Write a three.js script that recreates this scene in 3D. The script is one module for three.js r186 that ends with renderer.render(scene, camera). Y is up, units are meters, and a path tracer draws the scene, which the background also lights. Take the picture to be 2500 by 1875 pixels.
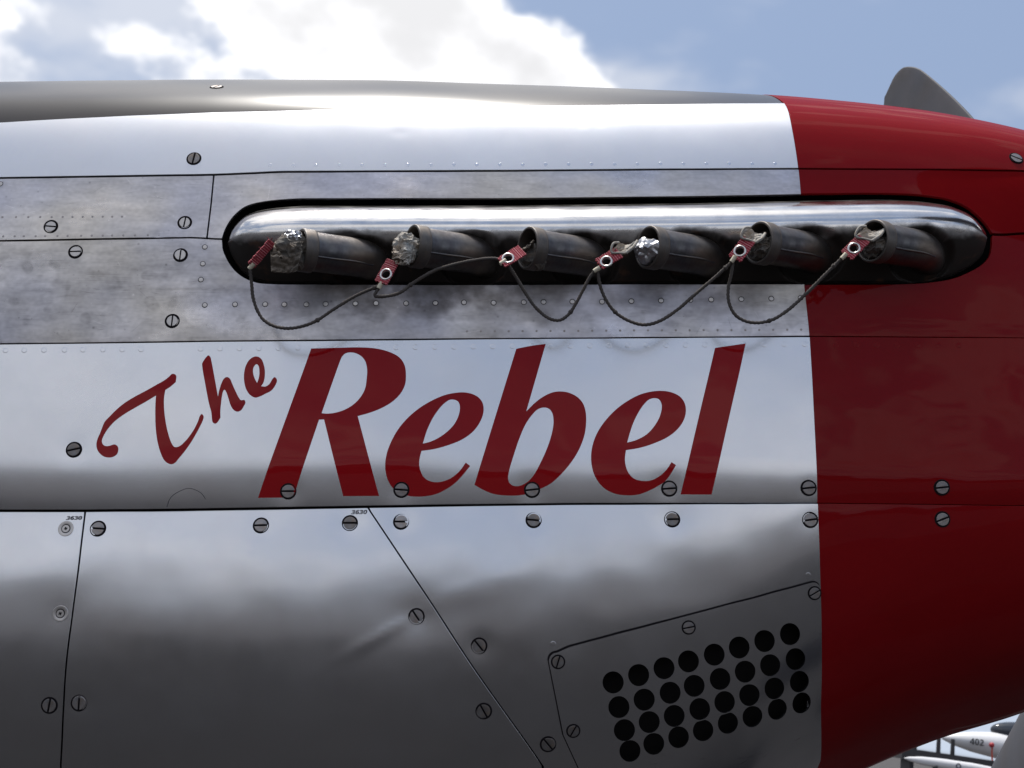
import * as THREE from 'three';
import { mergeGeometries } from 'three/addons/utils/BufferGeometryUtils.js';
import { TessellateModifier } from 'three/addons/modifiers/TessellateModifier.js';
import { FontLoader } from 'three/addons/loaders/FontLoader.js';

// ---------------------------------------------------------------- camera, sky, sun, exposure
const scene = new THREE.Scene();
const R = THREE.MathUtils.degToRad;
const NOSE_UP = R(8);            // a tail-dragger stands with its nose up
const EYE = 1.55;                // metres above the ground; the airplane's own frame has its origin at eye height
const camera = new THREE.PerspectiveCamera(37.02, 4 / 3, 0.05, 4000);
camera.position.set(0, EYE, 1.515);
camera.quaternion.setFromAxisAngle(new THREE.Vector3(0, 0, 1), NOSE_UP)
  .multiply(new THREE.Quaternion().setFromAxisAngle(new THREE.Vector3(1, 0, 0), R(15)));
camera.focus = 1.53; camera.userData.fStop = 16;
scene.add(camera);

const renderer = new THREE.WebGLRenderer({ antialias: true });
renderer.toneMapping = THREE.LinearToneMapping;
renderer.toneMappingExposure = 1.05;
renderer.shadowMap.enabled = true;
renderer.shadowMap.type = THREE.PCFSoftShadowMap;

// seeded noise
function mulberry(a) { return () => { a |= 0; a = a + 0x6D2B79F5 | 0; let t = Math.imul(a ^ a >>> 15, 1 | a); t = t + Math.imul(t ^ t >>> 7, 61 | t) ^ t; return ((t ^ t >>> 14) >>> 0) / 4294967296; }; }
const rnd = mulberry(51);
const PERM = new Uint8Array(512), GR = new Float32Array(256 * 3);
{ const r = mulberry(7), p = [...Array(256).keys()];
  for (let i = 255; i > 0; i--) { const j = Math.floor(r() * (i + 1)); [p[i], p[j]] = [p[j], p[i]]; }
  for (let i = 0; i < 512; i++) PERM[i] = p[i & 255];
  for (let i = 0; i < 256; i++) { const z = r() * 2 - 1, a = r() * 6.2832, q = Math.sqrt(1 - z * z); GR[i * 3] = q * Math.cos(a); GR[i * 3 + 1] = q * Math.sin(a); GR[i * 3 + 2] = z; } }
function noise(x, y, z = 0.37) {
  const X = Math.floor(x), Y = Math.floor(y), Z = Math.floor(z); x -= X; y -= Y; z -= Z;
  const u = x * x * x * (x * (x * 6 - 15) + 10), v = y * y * y * (y * (y * 6 - 15) + 10), w = z * z * z * (z * (z * 6 - 15) + 10);
  const A = PERM[X & 255] + Y, B = PERM[X + 1 & 255] + Y, AA = PERM[A & 255] + Z, AB = PERM[A + 1 & 255] + Z, BA = PERM[B & 255] + Z, BB = PERM[B + 1 & 255] + Z, x1 = x - 1, y1 = y - 1, z1 = z - 1;
  let g = PERM[AA & 255] * 3; const c0 = GR[g] * x + GR[g + 1] * y + GR[g + 2] * z; g = PERM[BA & 255] * 3; const c1 = GR[g] * x1 + GR[g + 1] * y + GR[g + 2] * z;
  g = PERM[AB & 255] * 3; const c2 = GR[g] * x + GR[g + 1] * y1 + GR[g + 2] * z; g = PERM[BB & 255] * 3; const c3 = GR[g] * x1 + GR[g + 1] * y1 + GR[g + 2] * z;
  g = PERM[AA + 1 & 255] * 3; const c4 = GR[g] * x + GR[g + 1] * y + GR[g + 2] * z1; g = PERM[BA + 1 & 255] * 3; const c5 = GR[g] * x1 + GR[g + 1] * y + GR[g + 2] * z1;
  g = PERM[AB + 1 & 255] * 3; const c6 = GR[g] * x + GR[g + 1] * y1 + GR[g + 2] * z1; g = PERM[BB + 1 & 255] * 3; const c7 = GR[g] * x1 + GR[g + 1] * y1 + GR[g + 2] * z1;
  const d0 = c0 + u * (c1 - c0), d1 = c2 + u * (c3 - c2), d2 = c4 + u * (c5 - c4), d3 = c6 + u * (c7 - c6), e0 = d0 + v * (d1 - d0), e1 = d2 + v * (d3 - d2), o = e0 + w * (e1 - e0);
  return o * 1.6;
}
function fbm(x, y, z, n) { let a = 0, w = 0.5; for (let k = 0; k < n; k++) { a += w * noise(x, y, z); x *= 2.03; y *= 2.03; z *= 2.03; w *= 0.52; } return a; }
const sm = (a, b, x) => { const t = Math.min(1, Math.max(0, (x - a) / (b - a))); return t * t * (3 - 2 * t); };
const lerp = (a, b, t) => a + (b - a) * t;

const planeTurn = new THREE.Quaternion().setFromAxisAngle(new THREE.Vector3(0, 0, 1), NOSE_UP);
const sunDir = new THREE.Vector3(-0.085, Math.sin(R(84)), -Math.cos(R(84))).normalize().applyQuaternion(planeTurn);

{ // computed sky: blue air, broken cumulus, a bright veil round the sun
  const w = 2048, h = 1024, data = new Float32Array(w * h * 4);
  const blob = (az, el, a0, e0, ra, re) => Math.exp(-(((az - a0) / ra) ** 2) - (((el - e0) / re) ** 2));
  for (let j = 0; j < h; j++) {
    const lat = ((j + 0.5) / h - 0.5) * Math.PI, y = Math.sin(lat), c = Math.cos(lat), el = lat * 180 / Math.PI;
    for (let i = 0; i < w; i++) {
      const lon = ((i + 0.5) / w - 0.5) * 2 * Math.PI, x = Math.cos(lon) * c, z = Math.sin(lon) * c, k = (j * w + i) * 4;
      const up = Math.max(y, 0);
      const gam = Math.acos(Math.min(1, x * sunDir.x + y * sunDir.y + z * sunDir.z)) * 180 / Math.PI;
      const t = Math.pow(1 - up, 3.2), veil = 0.8 * Math.exp(-gam / 26);
      let r = lerp(0.185, 0.56, t) + veil, g = lerp(0.285, 0.64, t) + veil, b = lerp(0.49, 0.77, t) + veil;
      if (y > 0.0) {
        const az = Math.atan2(x, -z) * 180 / Math.PI;
        const q = 1 / (y + 0.22), px = x * q, pz = z * q;
        const big = fbm(px * 1.25 + 3.1, pz * 1.25 - 1.7, 0.4, 3), fine = fbm(px * 5.5 + 11, pz * 5.5 + 5, 2.3, 7);
        let d = 0.05 + big * 0.95 + fine * 0.95;
        d += 0.75 * blob(az, el, -11.5, 36, 7, 9) + 0.62 * blob(az, el, -3.6, 30.6, 3.4, 2.4) - 1.15 * blob(az, el, 21, 31, 18, 12) - 0.30 * blob(az, el, -1.5, 34, 2.5, 1.6) - 0.3 * blob(az, el, -27, 27, 8, 7);
        const a = sm(0.02, 0.22, d) * sm(0, 0.06, y);
        const wisp = 0.55 * sm(-0.12, 0.45, fbm(px * 3.1 - 4, pz * 5.2 + 9, 7.7, 6) + 0.6 * blob(az, el, -25, 28, 11, 8) - 0.35 * blob(az, el, 25, 30, 9, 8)) * sm(0, 0.06, y);
        const glow = 1.15 * Math.exp(-gam / 30), thick = sm(0.3, 0.75, d);
        const L = (0.92 + glow) * (1 - 0.26 * thick);
        const wl = 0.8 + glow * 0.45;
        r = lerp(r, wl, wisp); g = lerp(g, wl * 1.005, wisp); b = lerp(b, wl * 1.04, wisp);
        r = lerp(r, L, a); g = lerp(g, L * 1.0, a); b = lerp(b, L * 1.02, a);
      } else { const d = sm(0, -0.08, y); r = lerp(r, 0.16, d); g = lerp(g, 0.16, d); b = lerp(b, 0.16, d); }
      data[k] = r; data[k + 1] = g; data[k + 2] = b; data[k + 3] = 1;
    }
  }
  const sky = new THREE.DataTexture(data, w, h, THREE.RGBAFormat, THREE.FloatType);
  sky.mapping = THREE.EquirectangularReflectionMapping; sky.magFilter = sky.minFilter = THREE.LinearFilter; sky.wrapS = THREE.RepeatWrapping; sky.needsUpdate = true;
  scene.background = sky; scene.environment = sky;
}
const sun = new THREE.DirectionalLight(new THREE.Color().setRGB(1, 0.955, 0.89), 4.4);
sun.position.copy(sunDir).multiplyScalar(30); sun.target.position.set(0, 1, 0);
sun.castShadow = true; sun.shadow.radius = 4; sun.shadow.mapSize.set(4096, 4096); sun.shadow.bias = -0.0004;
Object.assign(sun.shadow.camera, { left: -6, right: 6, top: 6, bottom: -6, near: 1, far: 80 });
scene.add(sun, sun.target);

// ---------------------------------------------------------------- naming helpers
const taken = {};
function numbered(name) { const n = taken[name] ?? 0; taken[name] = n + 1; return n ? `${name}_${String(n).padStart(3, '0')}` : name; }
function mesh(name, geo, mat, parent, label) {
  const m = new THREE.Mesh(geo, mat); m.name = parent === scene ? numbered(name) : name; m.castShadow = m.receiveShadow = true; parent.add(m);
  if (label) m.userData.label = label;
  return m;
}
function thing(name, label, category, group, onPlane = true) {
  const o = new THREE.Group(); o.name = numbered(name); o.userData = { label, category }; if (group) o.userData.group = group;
  if (onPlane) { o.position.set(0, EYE, 0); o.rotation.z = NOSE_UP; }
  scene.add(o); return o;
}
const rgb = (r, g, b) => new THREE.Color().setRGB(r, g, b);

// ---------------------------------------------------------------- textures
function tex(w, h, f, srgb) {
  const d = new Uint8Array(w * h * 4), o = [0, 0, 0];
  for (let j = 0; j < h; j++) for (let i = 0; i < w; i++) { f((i + 0.5) / w, (j + 0.5) / h, o, i, j); const k = (j * w + i) * 4; for (let c = 0; c < 3; c++) d[k + c] = Math.max(0, Math.min(255, o[c] * 255)); d[k + 3] = 255; }
  const t = new THREE.DataTexture(d, w, h); t.magFilter = THREE.LinearFilter; t.minFilter = THREE.LinearMipmapLinearFilter; t.generateMipmaps = true; t.wrapS = t.wrapT = THREE.RepeatWrapping;
  if (srgb) t.colorSpace = THREE.SRGBColorSpace; t.needsUpdate = true; return t;
}
const enc = (v) => (v <= 0.0031308 ? 12.92 * v : 1.055 * Math.pow(v, 1 / 2.4) - 0.055);
// noise that repeats over the unit square
function tileNoise(u, v, f, seed) { const a = noise(u * f, v * f, seed), b = noise((u - 1) * f, v * f, seed), c = noise(u * f, (v - 1) * f, seed), d = noise((u - 1) * f, (v - 1) * f, seed); return lerp(lerp(a, b, u), lerp(c, d, u), v); }

// measured along the airplane: x and girth s in millimetres
const D = {"line0":[[-756.9,307.3],[-709.8,310.4],[-662.6,313.5],[-615.2,316.1],[-567.7,318.9],[-523.2,321.2],[-478.6,323.9],[-434.0,326.8],[-384.9,328.6],[-335.7,330.7],[-290.9,333.4],[-245.9,336.3],[-194.7,339.2],[-143.5,342.9],[-92.1,347.4],[-43.1,351.1],[6.2,354.7],[55.5,358.2],[105.0,362.2],[148.5,366.4],[192.2,371.3],[236.2,377.1],[280.5,384.0],[326.3,391.2],[372.7,399.9],[420.1,411.7]],
"line1":[[-737.3,209.3],[-686.2,209.7],[-635.1,210.1],[-584.1,210.6],[-532.6,211.3],[-481.2,212.1],[-429.7,213.1],[-377.4,215.5],[-325.0,218.1],[-278.6,218.5],[-232.2,219.0],[-185.8,219.9],[-139.3,221.1],[-92.9,222.4],[-46.5,223.9],[0.0,225.2],[46.5,226.6],[93.0,228.0],[139.5,229.5],[186.0,231.1],[232.6,232.9],[279.2,234.7],[325.8,236.7],[370.1,238.7],[414.5,241.0],[464.4,243.6],[514.6,247.2],[576.8,252.2],[639.8,258.6],[694.9,265.1],[751.7,274.9]],
"line2a":[[-722.7,111.0],[-664.9,111.8],[-607.2,112.7],[-566.5,113.2],[-525.9,113.7],[-485.3,114.3],[-410.0,112.5]],
"line2b":[[685.9,151.5],[732.2,155.0]],
"stTop":[[-410.0,112.8],[-409.2,118.1],[-405.6,130.5],[-395.9,148.1],[-379.0,162.8],[-360.7,168.6],[-338.2,172.2],[-297.9,174.9],[-248.4,175.2],[-198.8,175.7],[-149.3,176.5],[-105.4,177.3],[-61.5,178.2],[-17.6,179.1],[30.5,180.4],[78.5,181.8],[126.5,183.2],[172.3,184.8],[218.0,186.4],[263.8,188.2],[313.3,190.6],[362.9,193.2],[412.7,196.2],[466.2,199.6],[520.2,203.9],[573.8,206.2],[616.9,203.9],[647.9,194.6],[667.2,177.9],[680.3,159.0],[684.9,147.8]],
"stBot":[[-410.0,112.8],[-408.6,102.7],[-403.9,89.8],[-391.6,70.7],[-380.3,60.2],[-366.9,52.7],[-348.6,48.0],[-317.7,46.8],[-276.1,46.7],[-234.5,46.6],[-192.9,46.6],[-151.3,46.7],[-109.7,46.9],[-63.1,47.5],[-16.5,48.1],[30.2,48.7],[76.8,49.3],[123.4,49.9],[167.3,50.4],[211.2,50.9],[255.1,51.5],[299.0,52.1],[342.9,52.8],[383.6,53.4],[424.3,54.2],[465.2,55.4],[506.2,56.8],[569.4,61.2],[612.3,69.2],[645.5,84.4],[666.7,100.0],[678.0,116.0],[682.2,131.5],[684.9,147.8]],
"line3":[[-704.3,-39.1],[-659.8,-38.7],[-615.2,-38.3],[-570.7,-37.8],[-526.3,-37.3],[-468.8,-36.5],[-411.4,-35.6],[-360.7,-35.2],[-310.0,-34.8],[-268.2,-34.4],[-226.3,-33.9],[-184.4,-33.4],[-142.6,-32.9],[-100.7,-32.3],[-58.8,-31.7],[-16.9,-31.2],[29.3,-30.7],[75.6,-30.3],[121.8,-29.9],[165.2,-29.3],[208.5,-28.8],[251.8,-28.2],[295.2,-27.6],[338.5,-27.0],[409.8,-25.9],[454.6,-25.6],[499.6,-25.0],[545.2,-24.4],[590.9,-23.8],[636.9,-22.8],[711.3,-20.5]],
"line4":[[-678.9,-267.7],[-624.3,-267.8],[-569.6,-267.8],[-530.9,-267.4],[-492.2,-267.1],[-453.5,-266.7],[-414.8,-266.1],[-376.2,-265.5],[-337.5,-264.9],[-298.8,-264.3],[-255.4,-263.5],[-211.9,-262.8],[-168.5,-262.1],[-125.0,-261.4],[-81.5,-260.7],[-41.2,-260.3],[-0.8,-259.9],[39.6,-259.5],[79.9,-259.1],[120.5,-259.0],[161.1,-259.1],[201.7,-261.1],[242.3,-265.3],[282.9,-270.7],[323.5,-277.3],[364.2,-287.7],[405.1,-299.1],[451.8,-310.2],[498.9,-320.1],[546.2,-329.7],[592.7,-339.3],[639.6,-348.8],[687.0,-357.7]],
"bound":[[420.1,411.7],[414.3,307.2],[414.5,241.0],[413.9,196.9],[407.6,52.6],[409.0,4.2],[409.8,-25.7],[408.7,-141.1],[407.1,-279.5],[406.6,-345.3],[409.1,-480.0],[417.3,-623.2],[440.1,-778.4]],
"seamA":[[-429.7,213.1],[-429.4,171.7],[-430.1,139.9],[-430.9,114.3]],
"seamB":[[-569.6,-268.3],[-569.4,-327.1],[-572.4,-403.6],[-575.8,-460.2],[-579.4,-562.4],[-582.0,-597.7]],
"seamC":[[-191.8,-264.5],[-147.4,-328.1],[-104.0,-390.8],[-54.6,-464.2],[-26.5,-503.7],[26.6,-578.6],[40.5,-599.8]],
"letters":[[[[-462.4,-81.3],[-458.3,-83.6],[-458.2,-93.0,1],[-465.5,-99.8],[-471.5,-103.9,1],[-472.4,-114.8],[-471.3,-129.3],[-468.3,-145.8],[-463.9,-162.1],[-457.8,-177.4],[-453.9,-182.5],[-450.4,-183.3],[-445.5,-181.4],[-437.2,-172.8],[-429.1,-160.1],[-423.9,-147.8],[-421.9,-140.6],[-419.6,-137.8],[-416.9,-140.6],[-417.5,-146.3],[-422.2,-158.0],[-430.1,-174.3],[-438.1,-187.5],[-446.3,-198.6],[-450.8,-204.4],[-455.2,-206.5],[-460.7,-205.1],[-466.0,-200.6],[-471.8,-189.5],[-476.6,-175.4],[-480.2,-158.0],[-482.5,-137.6],[-483.4,-122.1],[-483.5,-111.7,1],[-496.2,-120.0],[-511.5,-129.3],[-525.8,-138.6],[-537.9,-148.8],[-546.0,-159.6],[-550.2,-168.2],[-551.7,-174.3],[-549.7,-179.4],[-546.0,-181.6],[-541.1,-181.6],[-536.2,-179.9],[-533.3,-179.6],[-529.5,-182.4],[-528.4,-187.5],[-529.7,-192.6],[-533.9,-196.1],[-539.7,-197.4],[-546.8,-196.1],[-553.1,-191.5],[-557.1,-185.5],[-558.5,-178.4],[-557.4,-171.3],[-554.6,-163.1],[-552.4,-155.0],[-550.0,-148.3],[-543.6,-140.6],[-535.4,-131.4],[-525.1,-122.1],[-512.8,-113.8],[-498.3,-105.5],[-483.9,-96.7],[-474.3,-90.9],[-467.6,-85.2],[-464.8,-82.1]]],[[[-416.1,-55.7],[-413.4,-57.8],[-411.4,-64.0],[-405.9,-85.7],[-401.1,-105.5],[-399.1,-113.8,1],[-398.1,-105.5],[-395.3,-94.1],[-392.6,-88.3],[-388.7,-86.0],[-384.5,-88.3],[-381.1,-95.1],[-376.5,-104.5],[-370.8,-114.8],[-368.1,-118.2],[-365.6,-118.5],[-363.1,-118.2],[-361.4,-121.6],[-363.1,-126.2],[-366.3,-131.9],[-369.7,-134.2],[-373.7,-134.0],[-377.9,-130.9],[-381.8,-124.2],[-384.8,-115.9],[-387.2,-109.7],[-389.3,-105.5],[-391.1,-103.9],[-392.5,-105.5],[-393.7,-111.7],[-394.4,-123.1],[-394.7,-132.4],[-394.0,-142.7,1],[-397.8,-149.4],[-400.7,-151.1],[-403.8,-149.4],[-405.0,-145.8],[-406.7,-135.5],[-410.4,-124.2],[-414.5,-108.6],[-418.6,-92.0],[-422.2,-77.4],[-424.1,-67.6,1],[-422.6,-64.0],[-419.4,-58.8]]],[[[-351.0,-57.2],[-343.7,-60.3],[-338.7,-71.1],[-337.2,-81.9],[-338.3,-92.9],[-341.5,-98.9,1],[-335.3,-99.3],[-330.2,-95.7],[-326.2,-88.3],[-323.3,-86.2],[-320.3,-90.2],[-322.2,-97.5],[-327.1,-104.8],[-334.8,-109.3],[-341.7,-112.9],[-348.6,-114.8],[-355.8,-111.1],[-361.6,-102.9],[-365.0,-91.1],[-365.6,-80.1],[-363.6,-69.3],[-358.8,-61.2]],[[-349.8,-68.0],[-346.7,-70.2],[-344.8,-78.3],[-345.2,-87.4],[-347.1,-94.4,1],[-351.0,-87.4],[-353.7,-78.3],[-353.1,-72.0]]],[[[-275.6,-46.1,1],[-240.6,-45.1],[-210.1,-44.4],[-187.8,-45.8],[-168.2,-50.7],[-154.1,-58.5],[-146.9,-69.2],[-144.8,-81.9],[-145.6,-96.2],[-151.5,-109.0],[-162.2,-120.3],[-177.0,-129.5],[-193.3,-136.1],[-208.6,-140.5,1],[-177.1,-248.6,1],[-224.8,-248.9,1],[-253.9,-145.2,1],[-260.7,-145.4,1],[-291.1,-250.5,1],[-338.0,-251.3,1]],[[-257.6,-136.5,1],[-235.7,-64.3],[-233.2,-57.9],[-229.2,-53.3],[-223.7,-51.5],[-215.4,-52.2],[-206.9,-56.5],[-201.1,-63.5],[-198.0,-74.8],[-198.2,-89.1],[-199.8,-101.9],[-205.0,-113.2],[-214.2,-123.8],[-226.3,-131.6],[-239.8,-136.1],[-250.8,-137.2]]],[[[-121.4,-188.4,1],[-103.4,-185.6],[-84.0,-179.9],[-67.3,-172.8],[-52.1,-161.4],[-42.4,-147.1],[-38.5,-134.1],[-39.7,-122.6],[-45.4,-114.6],[-53.9,-109.8],[-65.2,-107.5],[-76.5,-108.1],[-90.6,-111.0],[-107.3,-118.2],[-124.0,-128.4],[-140.6,-142.8],[-154.2,-160.0],[-163.5,-178.5],[-168.3,-194.0],[-169.6,-209.5],[-167.6,-222.2],[-162.7,-233.3],[-154.9,-241.7],[-145.2,-246.5],[-134.1,-249.0],[-118.9,-249.3],[-102.4,-246.5],[-88.7,-240.3],[-76.4,-231.9],[-66.8,-222.2],[-56.1,-208.8,1],[-61.9,-204.2,1],[-69.7,-215.2],[-79.2,-223.6],[-88.9,-228.4],[-99.9,-230.5],[-109.6,-229.1],[-117.3,-224.3],[-122.3,-215.2],[-124.2,-205.3],[-123.4,-196.9]],[[-119.8,-178.5,1],[-109.1,-175.6],[-96.7,-169.2],[-84.3,-159.2],[-76.0,-148.5],[-71.2,-135.6],[-70.9,-125.5],[-73.5,-120.0],[-79.2,-117.5],[-84.8,-117.9],[-93.2,-124.0],[-101.4,-134.1],[-108.3,-145.6],[-115.0,-161.4]]],[[[5.8,-46.1,1],[25.3,-42.0],[46.3,-39.0,1],[19.3,-134.1,1],[30.6,-122.6],[41.9,-113.9],[54.6,-107.8],[65.9,-106.3],[77.2,-108.1],[88.4,-113.9],[96.0,-122.6],[99.6,-134.1],[100.2,-147.1],[98.2,-164.2],[93.0,-179.9],[85.9,-194.0],[76.0,-208.1],[64.7,-220.8],[52.2,-231.9],[36.9,-239.6],[23.1,-245.1],[7.9,-247.9],[-10.0,-247.9],[-25.2,-245.8],[-39.0,-240.3],[-50.1,-234.0,1]],[[43.2,-128.6],[50.2,-130.5],[54.4,-136.3],[56.1,-147.1],[54.9,-158.5],[51.3,-172.8],[45.6,-188.4],[38.5,-203.9],[30.1,-219.4],[21.8,-229.1],[12.1,-234.7],[3.8,-235.7],[-2.4,-232.6],[-5.2,-226.3],[-3.8,-215.2],[2.4,-194.0],[9.4,-172.8],[17.8,-152.8],[26.3,-139.9],[34.8,-131.2]]],[[[152.9,-187.4,1],[172.3,-184.3],[191.5,-178.6],[209.5,-170.9],[223.5,-160.2],[232.2,-147.6],[235.4,-134.7],[233.8,-123.1],[227.9,-114.2],[217.1,-108.2],[204.8,-105.8],[191.0,-106.4],[174.3,-110.5],[157.6,-119.0],[142.2,-130.2],[128.2,-144.3],[117.0,-159.7],[109.9,-175.0],[106.2,-191.6],[106.4,-206.7],[109.8,-220.4],[117.0,-232.7],[126.3,-240.9],[139.6,-246.3],[154.4,-247.9],[167.9,-247.2],[180.1,-243.6],[192.4,-238.2],[203.4,-232.0],[210.5,-224.2],[219.5,-210.5,1],[213.5,-206.0,1],[206.7,-215.6],[196.9,-224.0],[186.0,-228.9],[175.1,-229.4],[164.4,-226.7],[157.1,-220.5],[152.6,-210.8],[151.2,-199.9]],[[154.8,-177.1,1],[167.1,-173.7],[181.0,-166.4],[192.2,-154.7],[199.5,-142.2],[202.9,-129.5],[202.2,-122.3],[198.9,-117.2],[192.8,-115.9],[185.8,-117.8],[178.0,-125.5],[170.9,-136.0],[164.4,-148.6],[159.2,-162.5]]],[[[278.7,-44.1,1],[321.1,-37.3,1],[266.0,-255.7,1],[224.7,-250.7,1]]]],
"fasteners":[[-460.9,428.6,70,0,"s"],[-460.9,239.2,85,1,"s"],[-653.6,132.3,-8,2,"r"],[-464.2,137.7,80,2,"r"],[-614.3,94.3,5,3,"r"],[-466.0,88.8,88,3,"r"],[-469.7,-7.0,87,3,"r"],[-588.0,-186.7,12,4,"s"],[-298.2,-242.5,2,4,"s"],[-147.5,-240.5,-2,4,"s"],[26.7,-240.5,4,4,"s"],[209.7,-241.5,5,4,"s"],[395.8,-272.0,3,4,"s"],[575.5,-303.3,8,4,"s"],[-549.7,-291.6,-2,5,"s"],[-333.7,-287.3,1,5,"s"],[-215.6,-284.1,0,5,"s"],[-147.4,-282.5,0,5,"s"],[28.7,-280.6,-2,5,"s"],[212.5,-283.4,3,5,"s"],[395.7,-323.6,10,5,"s"],[574.9,-363.4,20,5,"s"],[-124.3,-406.2,-55,5,"s"],[-42.7,-443.5,-50,5,"s"],[-36.5,-526.1,-60,5,"s"],[46.8,-569.4,-50,5,"s"],[-595.9,-519.0,80,5,"s"],[-557.9,-516.1,88,5,"s"],[-592.4,-291.6,20,5,"p"],[-588.0,-402.5,25,5,"p"],[744.4,299.4,-20,1,"s"],[59.5,-462.9,70,6,"s"],[229.9,-428.9,10,6,"s"],[398.4,-439.1,30,6,"s"],[79.2,-550.6,60,6,"s"]],
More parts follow.
